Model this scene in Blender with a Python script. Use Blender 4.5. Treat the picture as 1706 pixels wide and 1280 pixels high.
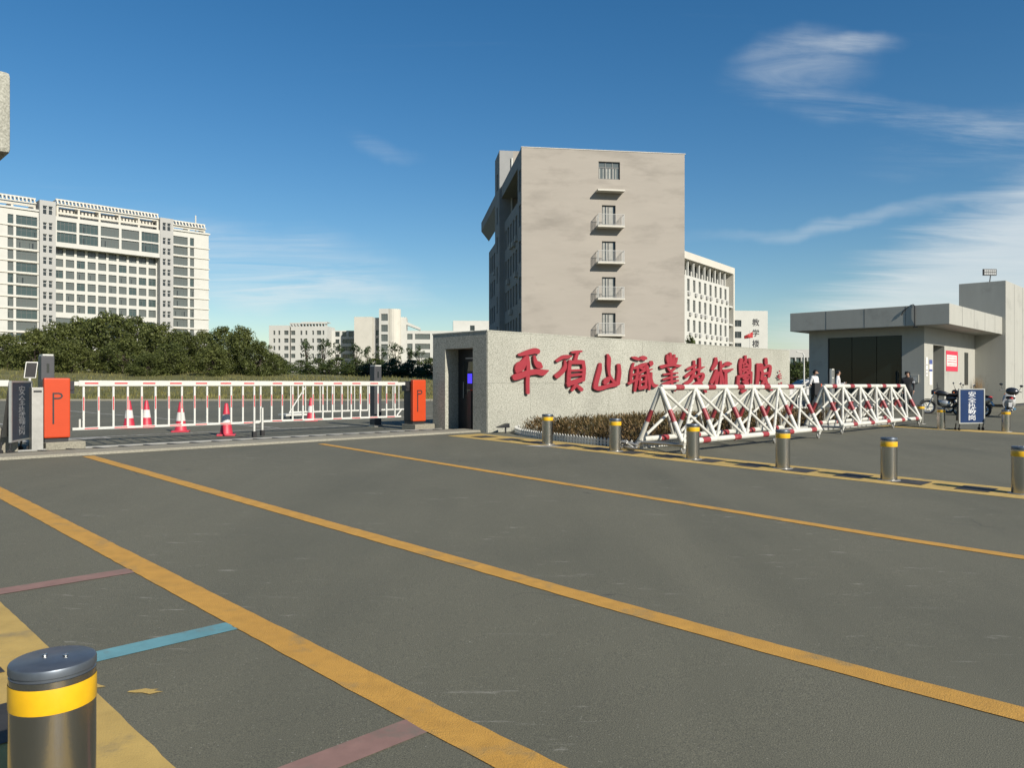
import bpy, bmesh, math, random
from math import sin, cos, pi, radians, hypot, atan2
from mathutils import Vector, Matrix

# ---------------------------------------------------------------- scene, camera, sky, sun, exposure
scene = bpy.context.scene
for o in list(bpy.data.objects):
    bpy.data.objects.remove(o)
C = scene.collection

cam_d = bpy.data.cameras.new('camera')
cam_d.sensor_width = 36.0
cam_d.lens = 27.22
cam_d.clip_start = 0.05
cam_d.clip_end = 6000
cam = bpy.data.objects.new('camera', cam_d)
C.objects.link(cam)
cam.location = (0, 0, 1.40)
cam.rotation_euler = (radians(90), 0, 0)
scene.camera = cam

SUN_AZ = 39.0      # degrees to the right of straight behind the camera
SUN_EL = 31.0
sun_dir = Vector((sin(radians(SUN_AZ)) * cos(radians(SUN_EL)), -cos(radians(SUN_AZ)) * cos(radians(SUN_EL)), sin(radians(SUN_EL))))
sun_d = bpy.data.lights.new('sun', 'SUN')
sun_d.energy = 4.9
sun_d.angle = radians(0.55)
sun_d.color = (1.0, 0.93, 0.82)
sun = bpy.data.objects.new('sun', sun_d)
C.objects.link(sun)
sun.rotation_euler = sun_dir.to_track_quat('Z', 'Y').to_euler()
sun.location = (20, -20, 40)

world = bpy.data.worlds.new('World')
scene.world = world
world.use_nodes = True
wn, wl = world.node_tree.nodes, world.node_tree.links
wn.clear()
def wnode(t, **kw):
    n = wn.new(t)
    for k, v in kw.items():
        setattr(n, k, v)
    return n
w_out = wnode('ShaderNodeOutputWorld')
w_bg = wnode('ShaderNodeBackground')
w_bg.inputs['Strength'].default_value = 0.065
w_sky = wnode('ShaderNodeTexSky', sky_type='NISHITA', sun_disc=False)
w_sky.sun_elevation = radians(SUN_EL)
w_sky.sun_rotation = radians(180 - SUN_AZ)
w_sky.altitude = 100
w_sky.air_density = 1.15
w_sky.dust_density = 0.15
w_sky.ozone_density = 3.2
w_hsv = wnode('ShaderNodeHueSaturation')
w_hsv.inputs['Saturation'].default_value = 1.32
wl.new(w_sky.outputs[0], w_hsv.inputs['Color'])
# thin cirrus, laid out on a flat layer high above the ground
w_tc = wnode('ShaderNodeTexCoord')
w_sep = wnode('ShaderNodeSeparateXYZ')
wl.new(w_tc.outputs['Generated'], w_sep.inputs[0])
def wmath(op, a, b=None, c=None, clamp=False):
    n = wnode('ShaderNodeMath', operation=op, use_clamp=clamp)
    for i, x in enumerate((a, b, c)):
        if x is None: continue
        if isinstance(x, (int, float)): n.inputs[i].default_value = x
        else: wl.new(x, n.inputs[i])
    return n.outputs[0]
def wdot(vec):
    v = Vector(vec).normalized()
    n = wnode('ShaderNodeVectorMath', operation='DOT_PRODUCT')
    wl.new(w_tc.outputs['Generated'], n.inputs[0]); n.inputs[1].default_value = v
    return n.outputs['Value']
zc = wmath('MAXIMUM', wmath('ADD', w_sep.outputs['Z'], 0.09), 0.02)
cxn = wmath('DIVIDE', w_sep.outputs['X'], zc)
cyn = wmath('DIVIDE', w_sep.outputs['Y'], zc)
w_comb = wnode('ShaderNodeCombineXYZ')
wl.new(cxn, w_comb.inputs[0]); wl.new(cyn, w_comb.inputs[1])
w_map = wnode('ShaderNodeMapping')
w_map.inputs['Rotation'].default_value = (0, 0, radians(-28))
w_map.inputs['Scale'].default_value = (0.55, 2.1, 1)
wl.new(w_comb.outputs[0], w_map.inputs[0])
def wnoise(vec, scale, detail=6, rough=.6, dist=0.0):
    n = wnode('ShaderNodeTexNoise')
    n.inputs['Scale'].default_value = scale; n.inputs['Detail'].default_value = detail
    n.inputs['Roughness'].default_value = rough; n.inputs['Distortion'].default_value = dist
    wl.new(vec, n.inputs['Vector'])
    return n.outputs['Fac']
fine = wnoise(w_map.outputs[0], 1.5, 9, .66, 1.1)
broad = wnoise(w_comb.outputs[0], 0.42, 3, .5, .3)
def ramp(x, a, b):
    n = wnode('ShaderNodeMapRange', interpolation_type='SMOOTHSTEP')
    wl.new(x, n.inputs['Value']); n.inputs['From Min'].default_value = a; n.inputs['From Max'].default_value = b
    return n.outputs['Result']
# general thin veil everywhere, plus three named cloud fields (direction, spread)
veil = wmath('MULTIPLY', ramp(fine, .56, .86), ramp(broad, .46, .7))
warp = wnode('ShaderNodeTexNoise'); warp.inputs['Scale'].default_value = 5.5; warp.inputs['Detail'].default_value = 5
wl.new(w_tc.outputs['Generated'], warp.inputs['Vector'])
wsep = wnode('ShaderNodeSeparateColor'); wl.new(warp.outputs['Color'], wsep.inputs[0])
ysafe = wmath('MAXIMUM', w_sep.outputs['Y'], .05)
gx = wmath('ADD', wmath('DIVIDE', w_sep.outputs['X'], ysafe), wmath('MULTIPLY', wmath('SUBTRACT', wsep.outputs[0], .5), .16))
gz_ = wmath('ADD', wmath('DIVIDE', w_sep.outputs['Z'], ysafe), wmath('MULTIPLY', wmath('SUBTRACT', wsep.outputs[1], .5), .11))
ahead = ramp(w_sep.outputs['Y'], .1, .3)
def field(px, py, rx, ry, tilt, gain, lo=.34, hi=.8):
    """a wisp: warped ellipse in the sky ahead, filled with streaky cirrus"""
    dx = wmath('SUBTRACT', gx, (px - 853) / 1290); dz = wmath('SUBTRACT', gz_, (640 - py) / 1290)
    c, s_ = cos(radians(tilt)), sin(radians(tilt))
    a = wmath('DIVIDE', wmath('ADD', wmath('MULTIPLY', dx, c), wmath('MULTIPLY', dz, s_)), rx / 1290)
    b = wmath('DIVIDE', wmath('SUBTRACT', wmath('MULTIPLY', dz, c), wmath('MULTIPLY', dx, s_)), ry / 1290)
    d = wmath('SQRT', wmath('ADD', wmath('MULTIPLY', a, a), wmath('MULTIPLY', b, b)))
    m = wmath('MULTIPLY', wmath('SUBTRACT', 1.0, ramp(d, .15, 1.15)), ahead)
    return wmath('MULTIPLY', wmath('MULTIPLY', m, ramp(fine, lo, hi)), gain)
f1 = wmath('ADD', field(1330, 115, 125, 62, 12, .5), wmath('ADD', field(1425, 75, 70, 24, 10, .5), field(1460, 185, 200, 30, -6, .40)))
f2 = wmath('ADD', field(1660, 235, 220, 60, 8, .45), field(1420, 362, 300, 18, 5, .30, .2, .6))
f3 = wmath('ADD', field(430, 440, 280, 75, -12, .52, .28, .75), wmath('ADD', field(500, 492, 240, 24, -4, .36, .2, .6), field(640, 245, 70, 20, -12, .2)))
# the pale bank low on the right: a soft edge rising to the right
bank_n = wmath('SUBTRACT', wmath('ADD', wmath('MULTIPLY', w_sep.outputs['X'], 0.62), wmath('MULTIPLY', fine, .10)), wmath('ADD', w_sep.outputs['Z'], 0.155))
bank_r = ramp(w_sep.outputs['X'], .22, .46)
bank = wmath('MULTIPLY', wmath('MULTIPLY', ramp(bank_n, -.015, .075), bank_r), wmath('ADD', wmath('MULTIPLY', fine, .5), .52))
tot = wmath('ADD', wmath('ADD', wmath('MULTIPLY', veil, .3), f1), wmath('ADD', f2, wmath('ADD', f3, bank)), clamp=True)
w_mix = wnode('ShaderNodeMix', data_type='RGBA')
wl.new(wmath('MULTIPLY', tot, .82), w_mix.inputs['Factor'])
wl.new(w_hsv.outputs[0], w_mix.inputs[6])
w_mix.inputs[7].default_value = (8.2, 8.6, 8.6, 1)
wl.new(w_mix.outputs[2], w_bg.inputs['Color'])
wl.new(w_bg.outputs[0], w_out.inputs[0])

scene.view_settings.view_transform = 'Standard'
scene.view_settings.look = 'None'
scene.view_settings.exposure = 0.6
scene.view_settings.gamma = 1.0
scene.view_settings.use_curve_mapping = False
scene.cycles.max_bounces = 6

# ---------------------------------------------------------------- site frame: u runs along the gate line, v into the campus
TH = radians(44.8)
CU, SU = cos(TH), sin(TH)
def U2(u, v): return (u * CU - v * SU, u * SU + v * CU)
def inv(x, y): return (x * CU + y * SU, -x * SU + y * CU)
def HV(v):
    if v < 1: return 0.0
    if v < 3: return 0.0235 * (v - 1) ** 2 / 4
    if v < 13: return 0.0235 * (v - 2)
    if v < 15: return 0.2585 + 0.0235 * (v - 13) * (1 - (v - 13) / 4)
    return 0.282
def G(x, y): return HV(inv(x, y)[1])
def UV(u, v, dz=0.0):
    x, y = U2(u, v)
    return (x, y, HV(v) + dz)

# ---------------------------------------------------------------- materials
MATS = {}
AL = .75           # overall albedo trim of painted and rendered surfaces
def mat(name, col, rough=.6, metal=0.0, var=.12, scale=6.0, bump=0.0, bscale=60.0, spec=.5, col2=None, island=0.0, coat=0.0, emit=None, stretch=None, dirt=None, detail=5, dirt_stretch=None):
    if name in MATS: return MATS[name]
    if metal < .5:
        col = tuple(c * AL for c in col); col2 = tuple(c * AL for c in col2) if col2 else None
        if dirt: dirt = (*dirt[:3], tuple(c * AL for c in dirt[3]))
    m = bpy.data.materials.new(name); m.use_nodes = True
    nt = m.node_tree; N, L = nt.nodes, nt.links
    b = N['Principled BSDF']
    b.inputs['Roughness'].default_value = rough
    b.inputs['Metallic'].default_value = metal
    b.inputs['Specular IOR Level'].default_value = spec
    if coat: b.inputs['Coat Weight'].default_value = coat; b.inputs['Coat Roughness'].default_value = .15
    tc = N.new('ShaderNodeTexCoord'); src = tc.outputs['Object']
    if stretch:
        mp = N.new('ShaderNodeMapping'); mp.inputs['Scale'].default_value = stretch
        L.new(src, mp.inputs[0]); src = mp.outputs[0]
    n1 = N.new('ShaderNodeTexNoise'); n1.inputs['Scale'].default_value = scale; n1.inputs['Detail'].default_value = detail; n1.inputs['Roughness'].default_value = .62
    L.new(src, n1.inputs['Vector'])
    c1 = tuple(max(0, c * (1 - var)) for c in col) + (1,)
    c2 = (tuple(col2) if col2 else tuple(min(1, c * (1 + var)) for c in col)) + (1,)
    r = N.new('ShaderNodeValToRGB'); r.color_ramp.elements[0].position = .3; r.color_ramp.elements[1].position = .72
    r.color_ramp.elements[0].color = c1; r.color_ramp.elements[1].color = c2
    L.new(n1.outputs['Fac'], r.inputs[0])
    out = r.outputs[0]
    if dirt:                                   # (scale, low, high, colour): blotches of wear with a shape of their own
        n2 = N.new('ShaderNodeTexNoise'); n2.inputs['Scale'].default_value = dirt[0]; n2.inputs['Detail'].default_value = 7; n2.inputs['Roughness'].default_value = .65
        dsrc = tc.outputs['Object']
        if dirt_stretch:
            dm_ = N.new('ShaderNodeMapping'); dm_.inputs['Scale'].default_value = dirt_stretch; L.new(dsrc, dm_.inputs[0]); dsrc = dm_.outputs[0]
        L.new(dsrc, n2.inputs['Vector'])
        mr = N.new('ShaderNodeMapRange'); mr.inputs['From Min'].default_value = dirt[1]; mr.inputs['From Max'].default_value = dirt[2]
        L.new(n2.outputs['Fac'], mr.inputs[0])
        mx = N.new('ShaderNodeMix'); mx.data_type = 'RGBA'
        L.new(mr.outputs[0], mx.inputs['Factor']); L.new(out, mx.inputs[6]); mx.inputs[7].default_value = tuple(dirt[3]) + (1,)
        out = mx.outputs[2]
    if island:
        ge = N.new('ShaderNodeNewGeometry'); hs = N.new('ShaderNodeHueSaturation')
        mr = N.new('ShaderNodeMapRange'); mr.inputs['To Min'].default_value = 1 - island; mr.inputs['To Max'].default_value = 1 + island
        L.new(ge.outputs['Random Per Island'], mr.inputs[0]); L.new(mr.outputs[0], hs.inputs['Value']); L.new(out, hs.inputs['Color'])
        out = hs.outputs[0]
    L.new(out, b.inputs['Base Color'])
    if bump:
        nb = N.new('ShaderNodeTexNoise'); nb.inputs['Scale'].default_value = bscale; nb.inputs['Detail'].default_value = 4
        L.new(tc.outputs['Object'], nb.inputs['Vector'])
        bp = N.new('ShaderNodeBump'); bp.inputs['Strength'].default_value = bump; bp.inputs['Distance'].default_value = .01
        L.new(nb.outputs['Fac'], bp.inputs['Height']); L.new(bp.outputs[0], b.inputs['Normal'])
    if emit:
        b.inputs['Emission Color'].default_value = tuple(emit[0]) + (1,); b.inputs['Emission Strength'].default_value = emit[1]
    MATS[name] = m
    return m

def asphalt_mat():
    m = bpy.data.materials.new('asphalt'); m.use_nodes = True
    N, L = m.node_tree.nodes, m.node_tree.links
    b = N['Principled BSDF']; b.inputs['Roughness'].default_value = .82; b.inputs['Specular IOR Level'].default_value = .35
    g = N.new('ShaderNodeNewGeometry'); pos = g.outputs['Position']
    def noise(s, d=5, rg=.6, vec=None, dist=0):
        n = N.new('ShaderNodeTexNoise'); n.inputs['Scale'].default_value = s; n.inputs['Detail'].default_value = d; n.inputs['Roughness'].default_value = rg; n.inputs['Distortion'].default_value = dist
        L.new(vec or pos, n.inputs['Vector']); return n.outputs['Fac']
    def rng(x, a, b_, c=0., d=1.):
        n = N.new('ShaderNodeMapRange'); L.new(x, n.inputs[0])
        for i, v in enumerate((a, b_, c, d)): n.inputs[i + 1].default_value = v
        return n.outputs[0]
    def mix(f, a, c):
        n = N.new('ShaderNodeMix'); n.data_type = 'RGBA'
        L.new(f, n.inputs['Factor'])
        for i, x in ((6, a), (7, c)):
            if isinstance(x, tuple): n.inputs[i].default_value = x
            else: L.new(x, n.inputs[i])
        return n.outputs[2]
    mp = N.new('ShaderNodeMapping'); mp.inputs['Rotation'].default_value = (0, 0, -TH); mp.inputs['Scale'].default_value = (1.0, .16, 1)
    L.new(pos, mp.inputs[0])
    base = mix(rng(noise(.35, 4), .3, .7), (.092, .092, .066, 1), (.142, .137, .096, 1))
    wear = mix(rng(noise(.9, 5, .6, mp.outputs[0]), .35, .75), base, (.158, .152, .108, 1))       # tyre-worn bands along the lanes
    grain = mix(rng(noise(210, 2), .38, .66), wear, (.058, .057, .044, 1))
    chips = mix(rng(noise(95, 2, .5), .69, .74), grain, (.22, .215, .175, 1))                        # pale aggregate
    v = N.new('ShaderNodeTexVoronoi'); v.feature = 'DISTANCE_TO_EDGE'; v.inputs['Scale'].default_value = .33
    wv = N.new('ShaderNodeVectorMath'); wv.operation = 'ADD'
    nn = N.new('ShaderNodeTexNoise'); nn.inputs['Scale'].default_value = 1.4; nn.inputs['Detail'].default_value = 6
    L.new(pos, nn.inputs['Vector']); L.new(pos, wv.inputs[0]); L.new(nn.outputs['Color'], wv.inputs[1]); L.new(wv.outputs[0], v.inputs['Vector'])
    crack_m = N.new('ShaderNodeMath'); crack_m.operation = 'MULTIPLY'
    L.new(rng(v.outputs[0], .0, .004, 1, 0), crack_m.inputs[0]); L.new(rng(noise(.3, 2), .55, .62), crack_m.inputs[1])
    cracks = mix(crack_m.outputs[0], chips, (.05, .048, .04, 1))
    mp2 = N.new('ShaderNodeMapping'); mp2.inputs['Rotation'].default_value = (0, 0, radians(-30)); mp2.inputs['Scale'].default_value = (1.2, 6.5, 1)
    L.new(pos, mp2.inputs[0])
    sm = N.new('ShaderNodeMath'); sm.operation = 'MULTIPLY'
    L.new(rng(noise(2.2, 8, .72, mp2.outputs[0], .4), .60, .70), sm.inputs[0]); L.new(rng(noise(.55, 2), .46, .57), sm.inputs[1])
    sm2 = N.new('ShaderNodeMath'); sm2.operation = 'MULTIPLY'; sm2.inputs[1].default_value = .75
    L.new(sm.outputs[0], sm2.inputs[0])
    scuffs = mix(sm2.outputs[0], cracks, (.28, .27, .23, 1))                                    # pale plaster scuffs
    L.new(scuffs, b.inputs['Base Color'])
    bp = N.new('ShaderNodeBump'); bp.inputs['Strength'].default_value = .55; bp.inputs['Distance'].default_value = .006
    L.new(noise(150, 3), bp.inputs['Height']); L.new(bp.outputs[0], b.inputs['Normal'])
    MATS['asphalt'] = m
    return m

def stone_mat(name, c1, c2, c3, scale=26):
    """coarse bush-hammered granite: speckle in three tones"""
    m = bpy.data.materials.new(name); m.use_nodes = True
    N, L = m.node_tree.nodes, m.node_tree.links
    b = N['Principled BSDF']; b.inputs['Roughness'].default_value = .85; b.inputs['Specular IOR Level'].default_value = .3
    tc = N.new('ShaderNodeNewGeometry'); src = tc.outputs['Position']
    n = N.new('ShaderNodeTexNoise'); n.inputs['Scale'].default_value = scale; n.inputs['Detail'].default_value = 3; n.inputs['Roughness'].default_value = .7
    L.new(src, n.inputs['Vector'])
    r = N.new('ShaderNodeValToRGB'); e = r.color_ramp.elements
    e[0].position = .36; e[0].color = c1 + (1,); e[1].position = .68; e[1].color = c3 + (1,)
    k = e.new(.5); k.color = c2 + (1,)
    L.new(n.outputs['Fac'], r.inputs[0])
    n2 = N.new('ShaderNodeTexNoise'); n2.inputs['Scale'].default_value = .8; n2.inputs['Detail'].default_value = 6
    L.new(src, n2.inputs['Vector'])
    hs = N.new('ShaderNodeHueSaturation'); mr = N.new('ShaderNodeMapRange')
    mr.inputs['From Min'].default_value = .3; mr.inputs['From Max'].default_value = .7; mr.inputs['To Min'].default_value = .9; mr.inputs['To Max'].default_value = 1.08
    L.new(n2.outputs['Fac'], mr.inputs[0]); L.new(mr.outputs[0], hs.inputs['Value']); L.new(r.outputs[0], hs.inputs['Color'])
    L.new(hs.outputs[0], b.inputs['Base Color'])
    bp = N.new('ShaderNodeBump'); bp.inputs['Strength'].default_value = .5; bp.inputs['Distance'].default_value = .008
    L.new(n.outputs['Fac'], bp.inputs['Height']); L.new(bp.outputs[0], b.inputs['Normal'])
    MATS[name] = m
    return m

def leaf_mat(name, c1, c2, island=.45, trans=.25, pscale=.25):
    m = bpy.data.materials.new(name); m.use_nodes = True
    N, L = m.node_tree.nodes, m.node_tree.links
    b = N['Principled BSDF']; b.inputs['Roughness'].default_value = .55; b.inputs['Specular IOR Level'].default_value = .25
    g = N.new('ShaderNodeNewGeometry')
    n = N.new('ShaderNodeTexNoise'); n.inputs['Scale'].default_value = pscale; n.inputs['Detail'].default_value = 3
    L.new(g.outputs['Position'], n.inputs['Vector'])
    a = N.new('ShaderNodeMath'); a.operation = 'ADD'; a.inputs[1].default_value = -.25
    s = N.new('ShaderNodeMath'); s.operation = 'MULTIPLY'; s.inputs[1].default_value = .5
    L.new(g.outputs['Random Per Island'], s.inputs[0]); 
    ad = N.new('ShaderNodeMath'); ad.operation = 'ADD'
    L.new(n.outputs['Fac'], a.inputs[0]); L.new(a.outputs[0], ad.inputs[0]); L.new(s.outputs[0], ad.inputs[1])
    mx = N.new('ShaderNodeMix'); mx.data_type = 'RGBA'
    L.new(ad.outputs[0], mx.inputs['Factor']); mx.inputs[6].default_value = c1 + (1,); mx.inputs[7].default_value = c2 + (1,)
    hs = N.new('ShaderNodeHueSaturation'); mr = N.new('ShaderNodeMapRange'); mr.inputs['To Min'].default_value = 1 - island; mr.inputs['To Max'].default_value = 1 + island
    L.new(g.outputs['Random Per Island'], mr.inputs[0]); L.new(mr.outputs[0], hs.inputs['Value']); L.new(mx.outputs[2], hs.inputs['Color'])
    L.new(hs.outputs[0], b.inputs['Base Color'])
    tr = N.new('ShaderNodeBsdfTranslucent'); L.new(hs.outputs[0], tr.inputs['Color'])
    ms = N.new('ShaderNodeMixShader'); ms.inputs[0].default_value = trans
    L.new(b.outputs[0], ms.inputs[1]); L.new(tr.outputs[0], ms.inputs[2])
    L.new(ms.outputs[0], N['Material Output'].inputs['Surface'])
    MATS[name] = m
    return m

def glass_mat(name, tint=(.02, .026, .026), rough=.04, spec=.8, clear=.0):
    m = bpy.data.materials.new(name); m.use_nodes = True
    N, L = m.node_tree.nodes, m.node_tree.links
    b = N['Principled BSDF']; b.inputs['Base Color'].default_value = tint + (1,); b.inputs['Roughness'].default_value = rough; b.inputs['Specular IOR Level'].default_value = spec
    if clear:
        t = N.new('ShaderNodeBsdfTransparent'); t.inputs[0].default_value = (.62, .68, .66, 1)
        ms = N.new('ShaderNodeMixShader'); ms.inputs[0].default_value = clear
        L.new(b.outputs[0], ms.inputs[1]); L.new(t.outputs[0], ms.inputs[2]); L.new(ms.outputs[0], N['Material Output'].inputs['Surface'])
    MATS[name] = m
    return m

asphalt_mat()
stone_mat('granite', (.195, .195, .163), (.295, .294, .248), (.385, .383, .33), 34)
stone_mat('granite_far', (.22, .217, .19), (.335, .33, .29), (.43, .42, .37), 14)
stone_mat('concrete', (.165, .155, .122), (.21, .197, .155), (.25, .236, .185), 40)
mat('yellow_paint', (.54, .29, .05), .8, var=.13, scale=9, bump=.5, bscale=150, dirt=(3.2, .55, .72, (.27, .20, .09)))
mat('yellow_dull', (.50, .345, .10), .8, var=.14, scale=5, bump=.4, bscale=150, dirt=(3.5, .56, .78, (.26, .205, .105)))
mat('black_paint', (.035, .034, .032), .7, var=.3, scale=7, dirt=(4, .55, .75, (.11, .10, .085)))
mat('red_line', (.265, .155, .13), .85, var=.15, scale=7, dirt=(5, .5, .72, (.16, .145, .115)))
mat('blue_line', (.125, .30, .34), .85, var=.15, scale=7, dirt=(6, .56, .78, (.15, .17, .15)))
mat('white_line', (.42, .41, .37), .8, var=.2, scale=7, dirt=(5, .46, .62, (.12, .11, .095)))
mat('steel', (.43, .42, .39), .22, 1.0, var=.08, scale=22, stretch=(30, 30, 1), bump=.03, bscale=90)
mat('steel_dull', (.36, .355, .33), .5, .8, var=.12, scale=8)
mat('cap_steel', (.13, .15, .175), .42, .7, var=.15, scale=14)
mat('reflect_yellow', (.80, .46, .01), .35, var=.07, scale=20, coat=.4)
mat('orange', (.54, .058, .012), .5, var=.05, scale=3, spec=.35, dirt=(3.0, .62, .85, (.42, .07, .025)))
mat('white_metal', (.62, .62, .57), .42, var=.05, scale=4, dirt=(6, .62, .82, (.40, .39, .34)))
mat('white_tube', (.62, .615, .55), .5, var=.07, scale=6, dirt=(7, .58, .76, (.34, .31, .25)))
mat('red_band', (.31, .038, .045), .5, var=.15, scale=9, dirt=(9, .58, .78, (.48, .26, .22)))
mat('red_strip', (.56, .030, .04), .45, var=.08)
mat('sign_red', (.32, .024, .036), .55, var=.06, scale=8)
mat('black_metal', (.025, .026, .028), .45, var=.2, scale=8)
mat('dark_grey', (.055, .057, .062), .5, var=.12, scale=5)
mat('black_rubber', (.02, .02, .02), .8, var=.2)
mat('gatehouse_panel', (.43, .425, .375), .55, var=.05, scale=2.5, stretch=(1, 1, .25), dirt=(.9, .55, .9, (.24, .235, .21)))
mat('beige_render', (.37, .338, .292), .88, var=.05, scale=.5, bump=.25, bscale=8, dirt=(.5, .50, .74, (.25, .228, .195)), dirt_stretch=(.28, .28, 1.0), stretch=(.4, .4, 1.6), detail=8)
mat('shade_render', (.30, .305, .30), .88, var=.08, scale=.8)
mat('white_render', (.56, .56, .515), .85, var=.04, scale=.4, dirt=(.3, .58, .8, (.50, .49, .44)))
mat('cream_render', (.60, .575, .50), .85, var=.05, scale=.3, dirt=(.25, .55, .8, (.48, .46, .40)))
mat('grey_render', (.41, .41, .39), .85, var=.05, scale=.3)
mat('window_frame', (.10, .105, .10), .5, var=.1)
mat('white_frame', (.55, .55, .52), .5, var=.1)
mat('curtain', (.34, .34, .31), .8, var=.2, scale=3)
glass_mat('glass_dark', (.018, .022, .022))
glass_mat('glass_grey', (.085, .098, .092), .12, .6)
glass_mat('glass_teal', (.040, .062, .060), .1, .7)
glass_mat('glass_booth', (.012, .021, .021), .02, .36, .14)
leaf_mat('leaf_tree', (.044, .062, .018), (.112, .124, .033), .32, .34, .09)
leaf_mat('leaf_dark', (.026, .044, .013), (.078, .098, .026))
leaf_mat('leaf_far', (.016, .030, .012), (.05, .075, .026))
leaf_mat('leaf_bed', (.050, .058, .018), (.155, .088, .040), .5, .2, .9)
mat('bark', (.075, .058, .042), .9, var=.3, scale=5)
mat('soil', (.075, .06, .042), .95, var=.25, scale=5)
# ---------------------------------------------------------------- mesh helpers
class MB:
    """collects simple solids, each with a material slot, and links them as one mesh object"""
    def __init__(self): self.v, self.f, self.m = [], [], []
    def add(self, vs, fs, mi=0):
        o = len(self.v); self.v += [tuple(p) for p in vs]
        self.f += [tuple(i + o for i in f) for f in fs]; self.m += [mi] * len(fs)
        return self
    def box(self, x0, x1, y0, y1, z0, z1, mi=0):
        return self.add([(x0,y0,z0),(x1,y0,z0),(x1,y1,z0),(x0,y1,z0),(x0,y0,z1),(x1,y0,z1),(x1,y1,z1),(x0,y1,z1)],
                        [(0,3,2,1),(4,5,6,7),(0,1,5,4),(1,2,6,5),(2,3,7,6),(3,0,4,7)], mi)
    def tube(self, p0, p1, r0, r1=None, n=10, mi=0, cap=True):
        r1 = r0 if r1 is None else r1
        p0, p1 = Vector(p0), Vector(p1); d = (p1 - p0)
        if d.length < 1e-6: return self
        d.normalize(); a = d.orthogonal().normalized(); b = d.cross(a)
        vs = []
        for p, r in ((p0, r0), (p1, r1)):
            for i in range(n):
                t = 2 * pi * i / n; vs.append(p + a * cos(t) * r + b * sin(t) * r)
        fs = [(i, (i + 1) % n, n + (i + 1) % n, n + i) for i in range(n)]
        if cap: fs += [tuple(range(n - 1, -1, -1)), tuple(range(n, 2 * n))]
        return self.add(vs, fs, mi)
    def path(self, pts, r, n=8, mi=0):
        for i in range(len(pts) - 1): self.tube(pts[i], pts[i + 1], r, r, n, mi)
        return self
    def lathe(self, prof, n=24, mi=0, c=(0, 0, 0), axis='z'):
        vs, fs = [], []
        for r, z in prof:
            for i in range(n):
                t = 2 * pi * i / n; p = (r * cos(t), r * sin(t), z)
                if axis == 'y': p = (p[0], p[2], p[1])
                if axis == 'x': p = (p[2], p[0], p[1])
                vs.append((p[0] + c[0], p[1] + c[1], p[2] + c[2]))
        for k in range(len(prof) - 1):
            for i in range(n):
                q = (k * n + i, k * n + (i + 1) % n, (k + 1) * n + (i + 1) % n, (k + 1) * n + i)
                fs.append(q if axis != 'y' else q[::-1])
        return self.add(vs, fs, mi)
    def prism(self, poly, y0, y1, mi=0):
        """polygon in x,z extruded along y"""
        n = len(poly)
        vs = [(x, y0, z) for x, z in poly] + [(x, y1, z) for x, z in poly]
        fs = [tuple(range(n)), tuple(range(2 * n - 1, n - 1, -1))] + [(i, i + n, (i + 1) % n + n, (i + 1) % n) for i in range(n)]
        return self.add(vs, fs, mi)
    def quad(self, a, b, c, d, mi=0): return self.add([a, b, c, d], [(0, 1, 2, 3)], mi)
    def tf(self, fn): self.v = [tuple(fn(*p)) for p in self.v]; return self
    def mesh(self, name, mats, smooth=False):
        me = bpy.data.meshes.new(name); me.from_pydata(self.v, [], self.f)
        for m in (mats if isinstance(mats, (list, tuple)) else [mats]): me.materials.append(MATS[m] if isinstance(m, str) else m)
        me.polygons.foreach_set('material_index', self.m)
        if smooth: me.polygons.foreach_set('use_smooth', [True] * len(self.f))
        me.update()
        return me
    def build(self, name, mats, parent=None, smooth=False, loc=None, bevel=0.0, fix=True, autosmooth=None):
        me = self.mesh(name, mats, smooth)
        if fix or bevel:
            bm = bmesh.new(); bm.from_mesh(me)
            if bevel: bmesh.ops.remove_doubles(bm, verts=bm.verts, dist=1e-5)
            if fix: bmesh.ops.recalc_face_normals(bm, faces=bm.faces)
            if bevel: bmesh.ops.bevel(bm, geom=[e for e in bm.edges if e.is_manifold and e.calc_face_angle(0) > .5], offset=bevel, segments=2, profile=.6, affect='EDGES')
            bm.to_mesh(me); bm.free()
        if autosmooth is not None:
            me.polygons.foreach_set('use_smooth', [True] * len(me.polygons))
            me.set_sharp_from_angle(angle=radians(autosmooth))
        return link(name, me, parent, loc)
def link(name, me, parent=None, loc=None, rotz=None):
    o = bpy.data.objects.new(name, me); C.objects.link(o)
    if parent: o.parent = parent
    if loc is not None: o.location = loc
    if rotz is not None: o.rotation_euler = (0, 0, rotz)
    return o
def tag(o, label, cat, group=None):
    o['label'] = label; o['category'] = cat
    if group: o['group'] = group
    return o
def thing(name, label, cat, loc=(0, 0, 0), rotz=0.0, group=None):
    o = bpy.data.objects.new(name, None); C.objects.link(o); o.empty_display_size = .2
    o.location = loc; o.rotation_euler = (0, 0, rotz)
    return tag(o, label, cat, group)
def struct(o): o['kind'] = 'structure'; return o
def stuff(o): o['kind'] = 'stuff'; return o
KIDS = {}
def copy_tree(root, label, loc, rotz=None, group=None, scale=None):
    r = root.copy(); C.objects.link(r); r.location = loc
    if rotz is not None: r.rotation_euler = (0, 0, rotz)
    if scale is not None: r.scale = scale
    r['label'] = label
    if group: r['group'] = group
    for ch in [o for o in bpy.data.objects if o.parent == root]:
        c = ch.copy(); C.objects.link(c); c.parent = r
        for g in [o for o in bpy.data.objects if o.parent == ch]:
            d = g.copy(); C.objects.link(d); d.parent = c
    return r

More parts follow.
